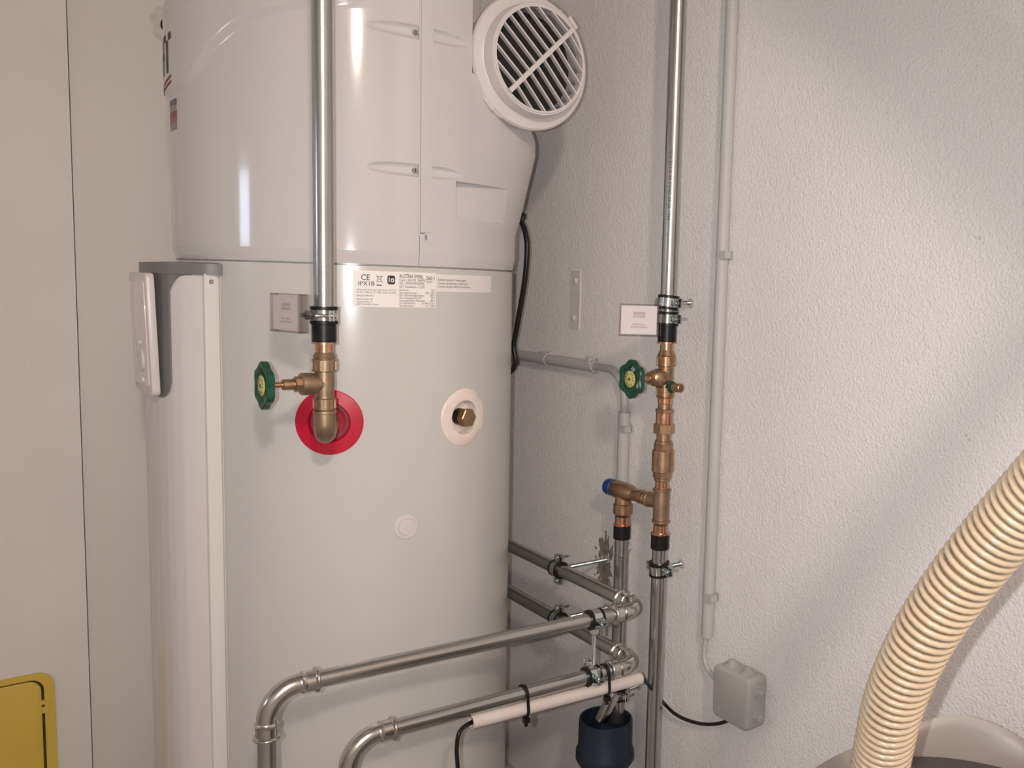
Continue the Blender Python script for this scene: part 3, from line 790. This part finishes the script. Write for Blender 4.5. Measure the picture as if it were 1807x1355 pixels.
bo = MB().lathe(vc + bx * .032, bx, [(0, .0118), (.008, .0118), (.009, .010)], 8).lathe(vc + bx * .040, bx, [(0, .0080), (.014, .0080), (.016, .006)], 24)
build('bonnet', bo, M['brass'], cv, sharp=25)
build('spindle', MB().cyl(vc + bx * .054, vc + bx * .074, .0045, 16), M['bronze'], cv)
wheel(cv, vc + bx * .084, bx)
dd = V((.15, -1, .02)).normalized(); dc0 = V((CX, CY, cz_(682)))
build('drain_neck', MB().lathe(dc0 + dd * .008, dd, [(0, .0105), (.010, .0110), (.0105, .0090), (.014, .009)], 24), M['green'], cv, label='green ring of the drain cock')
build('drain_knob', MB().lathe(dc0 + dd * .021, dd, [(0, .0085), (.003, .0085), (.004, .0062), (.007, .0062), (.008, .0082), (.017, .0082), (.018, .0072)], 24), M['brass'], cv)
# union / check valve / tee as three separate fittings
def stack(name, label, cat, rows, m_='brass'):
    """rows: (py0, py1, radius, sides) from top to bottom"""
    zlo = min(cz_(r[1]) for r in rows)
    t = thing(name, (CX, CY, zlo), label, cat)
    for nm_, y0_, y1_, r_, sd_, mm in rows:
        a = cz_(y1_); b = cz_(y0_)
        build(nm_, MB().lathe((CX, CY, a), (0, 0, 1), [(0, r_ * .93), (.0012, r_), (b - a - .0012, r_), (b - a, r_ * .93)], sd_), M[mm], t, sharp=30 if sd_ > 8 else 20)
    return t
stack('pipe_union', 'brass screw union with hexagon nut below the stop valve', 'fitting', [
    ('thread_neck', 701, 712, .0135, 32, 'copper'), ('neck_ring', 711, 722, .0128, 32, 'brass'), ('collar', 721, 728, .0170, 8, 'brass'),
    ('union_body', 727, 749, .0160, 32, 'copper'), ('hex_nut', 747, 765, .0198, 6, 'brass'), ('lower_neck', 764, 780, .0135, 32, 'brass')])
stack('check_valve', 'stout brass check valve between union and tee', 'valve', [
    ('upper_collar', 777, 783, .0165, 32, 'brass'), ('upper_hex', 782, 795, .0178, 8, 'brass'), ('valve_barrel', 793, 832, .0205, 40, 'brass'),
    ('lower_hex', 831, 843, .0178, 8, 'brass'), ('lower_collar', 842, 848, .0155, 32, 'brass'), ('nipple', 847, 864, .0130, 32, 'copper')])
te = thing('brass_tee', (CX, CY, cz_(922)), 'brass tee joining the safety valve branch', 'fitting')
tz0, tz1 = cz_(922), cz_(861)
tb = MB().lathe((CX, CY, tz0), (0, 0, 1), [(0, .0150), (.001, .0172), (.0050, .0172), (.0062, .0150), (tz1 - tz0 - .0062, .0150), (tz1 - tz0 - .005, .0168), (tz1 - tz0 - .001, .0168), (tz1 - tz0, .0150)], 36)
BZ = cz_(888)
tb.lathe((CX, CY, BZ), (0, 1, 0), [(0, .0130), (.034, .0130), (.035, .0150), (.040, .0150), (.041, .0125)], 32)
build('tee_body', tb, M['bronze'], te)
sleeve('black press coupling with copper ring below the brass tee', (CX, CY), cz_(968) + .0285, cz_(968), .0174, .0135, True, 'black press couplings')
# ---------------- safety valve and drain pipe ---------------------------------
DX, DY = WX - .056, 1.4205
dz = lambda py: zat(1098, py, (DX, DY))
nip = MB().lathe((CX, CY + .040, BZ), (0, 1, 0), [(0, .0112), (.003, .0132), (.009, .0132), (.010, .0112), (.016, .0112), (.017, .0140), (.024, .0140), (.025, .0120), (.048, .0120)], 28)
build('brass_nipple', nip, M['brass'], None, 'threaded brass nipple between tee and blue capped safety valve', 'fitting')
sf = thing('safety_valve', (DX, DY, dz(908)), 'brass safety valve with blue cap', 'valve')
sb_ = MB().lathe((DX, DY - .035, BZ), (0, 1, 0), [(0, .0125), (.008, .0150), (.018, .0175), (.055, .0180), (.058, .0165), (.066, .0155)], 36)
sb_.lathe((DX, DY, dz(907)), (0, 0, 1), [(0, .0170), (.002, .0188), (.020, .0188), (.022, .0160), (BZ - dz(907), .0150)], 36)
build('valve_body', sb_, M['brass'], sf)
build('blue_cap', MB().lathe((DX, DY + .030, BZ), (0, 1, 0), [(0, .0158), (.001, .0168), (.018, .0165), (.021, .0150)], 24, True, lambda a: 1 + .02 * math.cos(12 * a)), M['blue'], sf)
sleeve('black press coupling with copper ring under the safety valve', (DX, DY), dz(950) + .0275, dz(950), .0172, .0150, True, 'black press couplings')
dp = pipe('short galvanised drain pipe ending open inside the dark funnel', (DX, DY, dz(1272)), (DX, DY, dz(945)), .0140)
tx = MB(); put_text(tx, 'ADKR', .0095, onpipe(DX, DY, .0142, 233, dz(1000)), 0, -.003); build('printed_text', tx, M['ink'], dp)
clamp('zinc pipe clamp on the drain pipe above the funnel', (DX, DY, dz(1222)), (0, 0, 1), (1, 0, 0), .056, .0140)
# funnel
FX, FY = 1.050, 1.425
fz = lambda py: zat(1076, py, (FX, FY))
ft = fz(1266); fb = fz(1336)
fm = MB().lathe((FX, FY, ft), (0, 0, -1), [(.002, .0490), (0, .0505), (0, .0530), (.004, .0540), (ft - fb - .024, .0545), (ft - fb - .018, .0585), (ft - fb - .002, .0590), (ft - fb + .004, .0560), (ft - fb + .030, .0400), (ft - fb + .038, .0310), (ft - .02, .0300)], 56, False)
fm.lathe((FX, FY, ft), (0, 0, -1), [(.002, .0490), (.060, .0485), (.085, .030), (.10, .004)], 56, False)
build('drain_funnel', fm, M['funnel'], None, 'dark blue grey plastic drain funnel', 'funnel')
q0 = V((1.046, 1.392, zat(1072, 1222, (1.046, 1.392)))); q1 = V((1.020, 1.402, zat(1047, 1272, (1.02, 1.402))))
lt_ = MB(); dq = (q1 - q0); qd = dq.normalized(); qs = qd.cross(V((0, 1, 0))).normalized(); qn = qd.cross(qs)
lt_.rbox((q0 + q1) / 2, (qs, qn, qd), (.0105, .0085, dq.length / 2), .003)
build('square_tube', lt_, M['fitting'], None, 'short slanting metal square tube leaning in the dark funnel', 'tube')

# ---------------- loop pipes ----------------------------------------------------
RL = .0126
def press_elbow(label, path, r, ends=(True, True), group='galvanised press elbows'):
    pts = []; path = [V(p) for p in path]
    for a, b in zip(path, path[1:]):
        k = max(1, int((b - a).length / .0016))
        pts += [a + (b - a) * i / k for i in range(k)]
    pts.append(path[-1])
    ss = [0]
    for a, b in zip(pts, pts[1:]): ss.append(ss[-1] + (b - a).length)
    L = ss[-1]
    def rf(i, a):
        s = ss[i]; e = r + .0012
        for d, on in ((s, ends[0]), (L - s, ends[1])):
            if not on: continue
            if d < .0062: e = max(e, r + .0022 + .0042 * math.sqrt(max(0, 1 - ((d - .0031) / .0031) ** 2)))
            elif d < .0205: e = max(e, r + .0026)
            elif d < .0245: e = max(e, r + .0012 + .0028 * math.sqrt(max(0, 1 - ((d - .0225) / .002) ** 2)))
        return e
    return build('press_elbow', MB().tube(pts, rf, 28), M['fitting'], None, label, 'elbow', group, sharp=60)
YD = 1.285
XB = WX - .125
loops = []
def onz(px, py, z): r = ray(px, py); return r * ((z - EYE) / r.z) + V((0, 0, EYE))
for zB, lq, rq, legpx, below in ((.6358, (554, 1199.8), (1080.7, 1085.3), (472, 1320), 'upper'), (.5304, (689, 1286.1), (1080.7, 1182), (615, 1345), 'lower')):
    pL = onz(*lq, zB); pR = onz(*rq, zB)
    dirL = (pL - pR).normalized()
    c1 = pR + dirL * ((XB - pR.x) / dirL.x)            # corner with the wall pipe
    legx = ony(*legpx, pL.y).x
    rb = .036
    pipe('%s galvanised pipe coming out behind the heater along the stucco wall' % below, (XB, LY - .02, zB), (XB, c1.y + rb + .006, zB), RL, None, 'steelh')
    press_elbow('galvanised press elbow turning the %s wall pipe towards the heater front' % below, fillet([V((XB, c1.y + rb + .028, zB)), c1, c1 + dirL * (rb + .028)], rb, 20), RL)
    RBIG = .046
    c3 = c1 + dirL * ((legx - c1.x) / dirL.x)
    pipe('%s galvanised pipe crossing in front of the heater' % below, c1 + dirL * (rb + .006), c3 - dirL * (RBIG + .006), RL, None, 'steelh')
    press_elbow('large galvanised press elbow where the %s crossing pipe bends down' % below, fillet([c3 - dirL * (RBIG + .026), c3, V((c3.x, c3.y, c3.z - RBIG - .026))], RBIG, 20), RL)
    pipe('vertical galvanised pipe under the %s crossing pipe' % below, (c3.x, c3.y, 0), (c3.x, c3.y, c3.z - RBIG - .006), RL)
    loops.append((c1, c3, dirL))
    yb = onx(985, 1000 if below == 'upper' else 1086, XB).y
    clamp('zinc pipe clamp with long rod holding the %s pipe behind the crossing pipes' % below, (XB, yb, zB), (0, 1, 0), (1, 0, 0), .125, RL)
def on_loop(i, px, py):
    x = ony(px, py, YD).x; c2, c3, d = loops[i]; return c2 + d * ((x - c2.x) / d.x)
ca = on_loop(0, 1040, 1096); cb_ = on_loop(1, 1036, 1198); cb_ = on_loop(1, 1036, 1198)
cb_.x = ca.x; cb_ = loops[1][0] + loops[1][2] * ((ca.x - loops[1][0].x) / loops[1][2].x)
clamp('zinc pipe clamp on the upper crossing pipe with rod hanging down', ca, loops[0][2], (0, 0, -1), (ca.z - cb_.z) - .022, RL, head=False)
clamp('zinc pipe clamp on the lower crossing pipe under the hanging rod', cb_, loops[1][2], (0, 0, 1), 0, RL, head=False)

# ---------------- white tube, cable ties, black cables ----------------------------
YT = loops[1][0].y - .004
t0 = ony(831, 1274, YT + .012); t1 = ony(1130, 1197, YT)
wt = thing('white_tube', (t0 + t1) / 2 - V((0, 0, .011)), 'white plastic tube tied under the lower crossing pipe', 'tube')
dt = (t1 - t0).normalized()
tu = MB(); Lt = (t1 - t0).length
tu.lathe(t0, dt, [(.012, .0092), (0, .0092), (0, .0112), (Lt, .0112), (Lt, .0092), (Lt - .012, .0092)], 32, False)
build('tube_shell', tu, M['pvc'], wt)
for q, dq_ in ((t0, 1), (t1, -1)):
    build('mouth_shade', MB().lathe(q + dt * dq_ * .006, dt, [(0, .0093), (.001, .0093)], 24), M['black'], wt)  # black discs painted as the shade in the tube ends
pt_ = MB(); put_text(pt_, '- l = - l -- = l -', .006, lambda a, b: t1 + dt * (a - .085) + V((0, -.0113 * math.cos(b / .0112 + .62), .0113 * math.sin(b / .0112 + .62))))
build('printed_text', pt_, M['greyink'], wt)
def tie(label, px, py):
    e = on_loop(1, px, py); x = e.x
    tq = t0 + dt * ((x - t0.x) / dt.x)
    ax = loops[1][2]
    cs = [(V((0, e.y, e.z)), RL + .0014), (V((0, tq.y, tq.z)), .0126)]
    pts = []
    for c_, r_ in cs:
        for k in range(40):
            a = 2 * PI * k / 40; pts.append((c_.y + r_ * math.cos(a), c_.z + r_ * math.sin(a)))
    pts = sorted(set(pts))
    def half(ps):
        h = []
        for p in ps:
            while len(h) > 1 and (h[-1][0] - h[-2][0]) * (p[1] - h[-2][1]) - (h[-1][1] - h[-2][1]) * (p[0] - h[-2][0]) <= 0: h.pop()
            h.append(p)
        return h[:-1]
    hull = half(pts) + half(pts[::-1])
    cy = sum(p[0] for p in hull) / len(hull); czz = sum(p[1] for p in hull) / len(hull)
    vs = []; n = len(hull)
    for xo, sc_ in ((-.0027, 0), (.0027, 0), (.0027, .0014), (-.0027, .0014)):
        for p in hull:
            d_ = V((0, p[0] - cy, p[1] - czz)); d_.normalize()
            vs.append(V((x + xo, p[0], p[1])) + d_ * sc_ + V((0, 0, (-.2) * 0)))
    fs = [(i * n + k, i * n + (k + 1) % n, ((i + 1) % 4) * n + (k + 1) % n, ((i + 1) % 4) * n + k) for i in range(4) for k in range(n)]
    t = thing('cable_tie', (x, cy, min(p[1] for p in hull)), label, 'cable tie')
    build('tie_band', MB().add(vs, fs), M['rubber'], t)
    hb = V((x, tq.y - .006, tq.z - .0185))
    build('tie_head', MB().box(hb, AX, (.0052, .0045, .0042), 0).box(hb - V((0, 0, .007)), AX, (.0028, .0012, .0040), 0), M['rubber'], t)
tie('black cable tie round pipe and white tube near the heater edge', 921, 1226)
tie('black cable tie round pipe and white tube beside the zinc clamp', 1060, 1192)
def smooth(pts, n=10):
    pts = [V(p) for p in pts]; P = [pts[0] * 2 - pts[1]] + pts + [pts[-1] * 2 - pts[-2]]; out = []
    for i in range(1, len(P) - 2):
        a, b, c, d = P[i - 1:i + 3]
        for k in range(n):
            t = k / n
            out.append(.5 * ((2 * b) + (c - a) * t + (2 * a - 5 * b + 4 * c - d) * t * t + (3 * b - a - 3 * c + d) * t ** 3))
    out.append(pts[-1]); return out
def cable(label, pts, r, m_='cable', name='cable', cat='cable'):
    return build(name, MB().tube(smooth(pts), r, 14), M[m_], None, label, cat)
cable('black cable hanging down from the end of the white tube', [t0 + dt * .030, t0 + dt * .004, ony(812, 1290, YT - .004), ony(806, 1320, YT - .006), ony(808, 1360, YT - .006), ony(812, 1450, YT - .006), ony(815, 1560, YT)], .0034)
JX = WX - .045
cable('black cable from the white tube to the grey junction box', [t1 - dt * .02, t1 + dt * .004, onx(1165, 1234, 1.10), onx(1195, 1262, 1.105), onx(1232, 1276, 1.108), onx(1265, 1277, 1.108), onx(1290, 1268, 1.108), onx(1300, 1255, 1.108)], .0034)

# ---------------- junction box --------------------------------------------------
yb0, yb1, zb0, zb1 = 1.063, 1.153, .4585, .5535
jb = thing('junction_box', (WX, (yb0 + yb1) / 2, zb0), 'square grey junction box with rubber cable entries on the stucco wall', 'junction box')
build('box_body', MB().rbox(V((WX - .0226, (yb0 + yb1) / 2, (zb0 + zb1) / 2)), (V((0, 1, 0)), V((0, 0, 1)), V((-1, 0, 0))), ((yb1 - yb0) / 2, (zb1 - zb0) / 2, .0223), .011), M['boxg'], jb, sharp=50)
def grommet(p, d):
    build('cable_entry', MB().lathe(V(p) - V(d) * .001, d, [(0, .0142), (.0028, .0140), (.0029, .0112), (.0054, .0110), (.0055, .0084), (.0080, .0082), (.0081, .0056), (.0104, .0052), (.0112, .0030)], 28), M['boxg'], jb, sharp=25)
for y_ in (yb0 + .026, yb1 - .024): grommet((WX - .022, y_, zb1), (0, 0, 1))
for z_ in (zb0 + .023, zb1 - .026): grommet((WX - .020, yb0, z_), (0, -1, 0))

# ---------------- conduits on the wall --------------------------------------------
RCn = .0112
def clip(parent, c, axis, out=True, side=-1):
    """snap clip holding a conduit on the wall; tab on one side"""
    c = V(c); ax = V(axis); sd_ = ax.cross(V((1, 0, 0))).normalized() * side
    mb = MB().box(V((WX - .002, c.y, c.z)) , (ax, sd_, V((1, 0, 0))), (.0065, .0165, .0019))
    mb.box(c + sd_ * (RCn + .0035) + V((-.004, 0, 0)), (ax, sd_, V((1, 0, 0))), (.0062, .0030, .0085))
    mb.box(c + sd_ * (RCn + .0010) + V((-.0105, 0, 0)), (ax, sd_, V((1, 0, 0))), (.0064, .0085, .0022))
    mb.box(c - sd_ * (RCn + .0012) + V((.0035, 0, 0)), (ax, sd_, V((1, 0, 0))), (.0062, .0013, .0075))
    return build('conduit_clip', mb, M['conduit'], parent)
vy = 1.2075
cdt = thing('conduit', (WX - .0125, vy, onx(1247, 1122, WX - .012).z), 'long straight grey conduit running down to the junction box', 'conduit')
build('conduit_tube', MB().cyl((WX - .0125, vy, onx(1247, 1122, WX - .012).z), (WX - .0125, vy, H), RCn, 28), M['conduit'], cdt)
for py_ in (450, 1061): clip(cdt, (WX - .0125, vy, onx(1275, py_, WX - .012).z), (0, 0, 1))
zc_ = onx(1247, 1122, WX - .012).z
cable('grey cable from the conduit end into the junction box', [(WX - .0125, vy + .004, zc_ + .02), (WX - .0125, vy + .004, zc_ - .004), onx(1243, 1160, 1.116), onx(1250, 1182, 1.114), onx(1262, 1198, 1.112), onx(1272, 1205, 1.112)], .0042, 'conduit')
zh = 1.0455; hy0 = ony(0, 0, 1) and onx(1050, 647, WX - .0135).y
hc = thing('conduit', (WX - .0135, 1.8, zh - .012), 'short horizontal grey conduit emerging behind the heater', 'conduit')
build('conduit_tube', MB().lathe((WX - .0135, 2.10, zh), (0, -1, 0), [(0, RCn + .001), (2.10 - hy0, RCn + .001), (2.10 - hy0, .0085), (2.08 - hy0, .0085)], 28, False), M['conduit'], hc)
clip(hc, (WX - .0135, hy0 + .012, zh), (0, 1, 0), side=-1)
yk = onx(960, 633, WX - .0135).y
build('torn_clip', MB().ring((WX - .0132, yk, zh), (0, 1, 0), RCn + .001, RCn + .0028, .038, 24).box((WX - .006, yk + .02, zh + .012), AX, (.005, .012, .0022)).box((WX - .006, yk - .012, zh + .0135), AX, (.005, .006, .003)), M['conduit'], hc)
vy2 = 1.4812; zk = onx(1100, 727, WX - .0135).z
vc2 = thing('conduit', (WX - .0135, vy2, 0), 'vertical grey conduit behind the blue capped safety valve', 'conduit')
build('conduit_tube', MB().cyl((WX - .0135, vy2, 0.02), (WX - .0135, vy2, zk), RCn + .001, 28), M['conduit'], vc2)
clip(vc2, (WX - .0135, vy2, onx(1100, 755, WX - .0135).z), (0, 0, 1))
build('conduit_clip', MB().lathe((WX - .0002, vy2 - .016, onx(1112, 970, WX - .0135).z), (-1, 0, 0), [(0, .0085), (.010, .0085), (.012, .007)], 20), M['conduit'], vc2)
cable('curved grey flexible pipe joining the horizontal and vertical conduits', fillet([V((WX - .0135, hy0 + .03, zh)), V((WX - .0135, vy2, zh)), V((WX - .0135, vy2, zk - .03))], .062, 12), .0080, 'hoseg', 'flexible_pipe', 'pipe')
# black power cable curving out behind the heater
XC = 1.02
cable('thick black power cable curving out behind the heater', [(.95, 2.02, 1.30), onx(908, 381, XC), onx(921, 393, XC), onx(929, 420, XC), onx(930, 450, XC), onx(926, 495, XC), onx(917, 550, XC), onx(907, 605, XC), onx(896, 660, XC), (.97, 2.05, .93)], .0058, 'cable', 'power_cable')

# ---------------- small wall items ---------------------------------------------
ps = onx(1018, 478, WX); pe_ = onx(1014, 580, WX)
mp_ = thing('wall_plate', (WX, (ps.y + pe_.y) / 2, pe_.z), 'narrow painted metal plate with two screws on the stucco wall', 'plate')
build('plate', MB().box((WX - .0012, (ps.y + pe_.y) / 2, (ps.z + pe_.z) / 2), AX, (.0012, .0185, (ps.z - pe_.z) / 2)), M['painted'], mp_)
for px_, py_ in ((1017, 496), (1014, 561)):
    p = onx(px_, py_, WX)
    build('screw', MB().lathe((WX - .0023, p.y, p.z), (-1, 0, 0), [(0, .0085), (.0008, .0085), (.0010, .0060), (.0026, .0056), (.0034, .0035)], 20), M['painted'], mp_)
# crumbled plaster where the long rod enters the wall
random.seed(21)
pc_ = onx(1068, 992, WX); pol = []
for k in range(46):
    a = 2 * PI * k / 46
    r_ = (.021 + .012 * abs(math.sin(a))) * (1 + random.uniform(-.32, .32))
    pol.append((r_ * math.cos(a) * .95, r_ * math.sin(a) * 1.9))
build('mortar_patch', MB().prism(pol, (WX + .0002, pc_.y, pc_.z), (0, 1, 0), (0, 0, 1), (-1, 0, 0), .0012), M['mortar'], wall_right, label='brown crumbled plaster patch')
for k in range(34):
    a = random.uniform(0, 2 * PI); r_ = random.uniform(.012, .055)
    c = V((WX, pc_.y + r_ * math.cos(a) * .8, pc_.z + r_ * math.sin(a) * 1.25)); s_ = random.uniform(.0012, .0036)
    pts = [(s_ * random.uniform(.5, 1.2) * math.cos(2 * PI * j / 7), s_ * random.uniform(.5, 1.6) * math.sin(2 * PI * j / 7)) for j in range(7)]
    build('plaster_crumb', MB().prism(pts, c + V((.0002, 0, 0)), (0, 1, 0), (0, 0, 1), (-1, 0, 0), .0018), M['mortar' if k % 3 else 'stucco'], wall_right)
for px_, py_ in ((1728, 420), (1735, 428), (1705, 768), (1712, 776), (1640, 612)):
    c = onx(px_, py_, WX)
    pts = [(.0024 * random.uniform(.4, 1.2) * math.cos(2 * PI * j / 8), .003 * random.uniform(.4, 1.2) * math.sin(2 * PI * j / 8)) for j in range(8)]
    build('wall_chip', MB().prism(pts, c + V((.0002, 0, 0)), (0, 1, 0), (0, 0, 1), (-1, 0, 0), .0008), mat('chip', (.60, .56, .53), .9, noise=.2, nscale=200), wall_right)

# ---------------- clear sign holders ----------------------------------------------
def sign(label, c, rd, lines, W_=.070, H_=.057, T_=.014):
    """c centre of the front face; rd reading direction (horizontal unit vector)"""
    c = V(c); rd = V(rd).normalized(); u = V((0, 0, 1)); nrm = rd.cross(u)   # towards the reader
    t = thing('sign_holder', c - u * (H_ / 2) - nrm * (T_ / 2), label, 'sign')
    ctr = c - nrm * (T_ / 2)
    for dx, dy, hx, hy in ((0, H_ / 2 - .001, W_ / 2, .001), (0, -H_ / 2 + .001, W_ / 2, .001), (W_ / 2 - .001, 0, .001, H_ / 2), (-W_ / 2 + .001, 0, .001, H_ / 2)):
        build('case_edge', MB().box(ctr + rd * dx + u * dy, (rd, u, nrm), (hx, hy, T_ / 2)), M['clear_edge'], t)
    build('case_window', MB().box(c - nrm * .0006, (rd, u, nrm), (W_ / 2 - .0022, H_ / 2 - .0022, .0006)), M['clear'], t)
    cd_ = build('card', MB().box(c - nrm * .0036, (rd, u, nrm), (W_ / 2 - .0034, H_ / 2 - .0034, .0003)), M['card'], t)
    for m_, rows in lines:
        mb = MB()
        for s, size, y, wd in rows:
            vs, fs = text_verts(s, 1.0, 'CENTER'); w_ = max(v[0] for v in vs) - min(v[0] for v in vs)
            mb.add([c - nrm * .0031 + rd * (a * wd / w_) + u * (y + b * size * 1.3) for a, b in vs], fs)
        build('lettering', mb, M[m_], cd_)
    build('case_tab', MB().box(ctr - nrm * .001 + rd * (W_ / 2 + .0022), (rd, u, nrm), (.0022, H_ / 2, T_ / 2 - .001)), M['clear_edge'], t)
    return t
rr2 = V((rt.x, rt.y, 0)).normalized()
scz = zat(1126, 564, (CX, CY)); s_c = ray(1128, 565); s_c = s_c * (1.625 / s_c.dot(fw)) + V((0, 0, EYE))
sign('clear sign case reading ABSPERRER KALTWASSER beside the clamped wall pipe', s_c, rr2 + V((.12, .05, 0)), [('greyink', [('ABSPERRER', .0050, .0100, .0215), ('KALTWASSER', .0050, .0043, .0215)]), ('redink', [('Install. Zentrum', .0034, -.0088, .0226)]), ('greyink', [('0316 8514/2230 20', .0034, -.0136, .029)])])
ls = V((-.935, -.12, 0)); ls = V((.30, -.954, 0))
lc = ray(501, 552); lc = lc * (1.352 / lc.dot(fw)) + V((0, 0, EYE))
sign('clear sign case seen from the side in front of the heater', lc, ls, [('greyink', [('ABSPERRER', .0050, .0100, .0225), ('WARMWASSER', .0050, .0040, .0225)]), ('greyink', [('Install. Zentrum', .0034, -.0095, .0226), ('0316 8514/2230 20', .0034, -.0145, .029)])])

# ---------------- vacuum tub and hose ---------------------------------------------
BX, BY, BR = .870, .500, .198
bt = thing('vacuum_tub', (BX, BY, 0), 'beige grey round tub with dark lid under the hose', 'tub')
ZR = .640
tm = MB(); N = 72; rows = []
def lobe(a):
    # raised wavy back of the rim (towards the wall corner)
    d = (a - math.radians(36) + PI) % (2 * PI) - PI
    return .043 * math.exp(-(d / .50) ** 2)
prof = [(.02, .150, 0), (.03, .165, 0), (.40, .185, 0), (ZR - .06, BR - .006, 0), (ZR - .045, BR + .004, 0), (ZR - .004, BR + .006, 1), (ZR + .002, BR + .002, 1), (ZR - .001, BR - .006, .75), (ZR - .003, BR - .010, .02), (ZR - .010, BR - .013, 0), (ZR - .030, BR - .014, 0)]
vs = []
for z_, r_, lk in prof:
    for k in range(N):
        a = 2 * PI * k / N; vs.append(V((BX + r_ * math.cos(a), BY + r_ * math.sin(a), z_ + lk * lobe(a))))
fs = [(i * N + k, i * N + (k + 1) % N, (i + 1) * N + (k + 1) % N, (i + 1) * N + k) for i in range(len(prof) - 1) for k in range(N)]
fs.append(tuple(range(N))[::-1])
build('tub_wall', tm.add(vs, fs), M['tub'], bt, sharp=60)
build('tub_lid', MB().lathe((BX, BY, ZR - .022), (0, 0, 1), [(0, BR - .0125), (.014, BR - .0125), (.017, BR - .018), (.019, .05), (.020, .01)], 64), M['lid'], bt, label='dark grey lid set inside the rim')
hp_ = []
for px_, py_, Z_ in ((1546, 1420, .985), (1552, 1355, .95), (1577, 1240, .905), (1625, 1130, .863), (1702, 1016, .820), (1810, 890, .765)):
    hp_.append(ray(px_, py_) * Z_ + V((0, 0, EYE)))
hp_[0] = V((hp_[1].x - .004, hp_[1].y + .012, ZR + .012))
# unseen hose loop on straps, added and shaped to shadow the stucco wall
def hang(t, off, f=.35):
    S = V((WX, .70 + .739 * t - .673 * off, 1.31 + .673 * t + .739 * off)); return S + (LAMP - S) * f
shadow_loop_pts = [hang(t, .052) for t in (-.14, .1, .3, .5, .68, .80)] + [hang(.90, .06), hang(.96, .11), hang(.90, .165)] + [hang(t, .172) for t in (.80, .68, .5, .3, .1, -.12)]
hp_ += [V((.676, .262, 1.20)), V((.648, .09, 1.42)), shadow_loop_pts[0]]
cen = smooth(hp_, 40)
PITCH = .0092; HR = .0300
def resample(pts, step):
    out = [pts[0]]; acc = 0; prev = pts[0]
    for p in pts[1:]:
        d = (p - prev).length
        while acc + d >= step:
            t = (step - acc) / d; prev = prev + (p - prev) * t; out.append(prev); d = (p - prev).length; acc = 0
        acc += d; prev = p
    return out
cen = resample(cen, PITCH / 20)
ho = thing('vacuum_hose', cen[0], 'thick beige ribbed vacuum hose rising from the tub', 'hose')
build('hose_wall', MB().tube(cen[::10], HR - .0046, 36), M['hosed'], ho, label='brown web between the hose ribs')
rib = []; x_, y_, pt = None, None, None
for i, p in enumerate(cen):
    t = (cen[min(i + 1, len(cen) - 1)] - cen[max(i - 1, 0)]).normalized()
    if pt is None: x_, y_, _ = frame(t)
    else: q = pt.rotation_difference(t); x_ = q @ x_; y_ = q @ y_
    pt = t; a = 2 * PI * i / 20
    rib.append((p + (x_ * math.cos(a) + y_ * math.sin(a)) * (HR - .0030)))
build('spiral_rib', MB().tube(rib, .0030, 10), M['hose'], ho, label='light beige spiral rib', sharp=80)
build('shadow_loop', MB().tube(resample(smooth(shadow_loop_pts, 20), PITCH / 2), lambda i, a: HR - .0022 + .0022 * (1 if i % 2 else -1), 20), M['hose'], ho, label='unseen folded hose loop added to shadow the wall', sharp=80)
for t_ in (.15, .60):
    p_ = hang(t_, .11)
    build('shadow_loop_strap', MB().tube([p_ + V((0, 0, -.075)), V((p_.x, p_.y, H))], .004, 10), M['rubber'], ho)
for px_, py_, l_ in ((66, 560, .020), (50, 640, .016), (62, 548, .012)):
    c = ony(px_, py_, YP)
    build('plaster_scratch', MB().prism([(-.0012, -l_ / 2), (.0008, -l_ / 2), (.0016, l_ / 2), (.0002, l_ / 2)], (c.x, YP + .0001, c.z), (1, 0, 0), (0, 0, 1), (0, -1, 0), .0004), M['stucco'], bpy.data.objects['wall_back_plaster'])
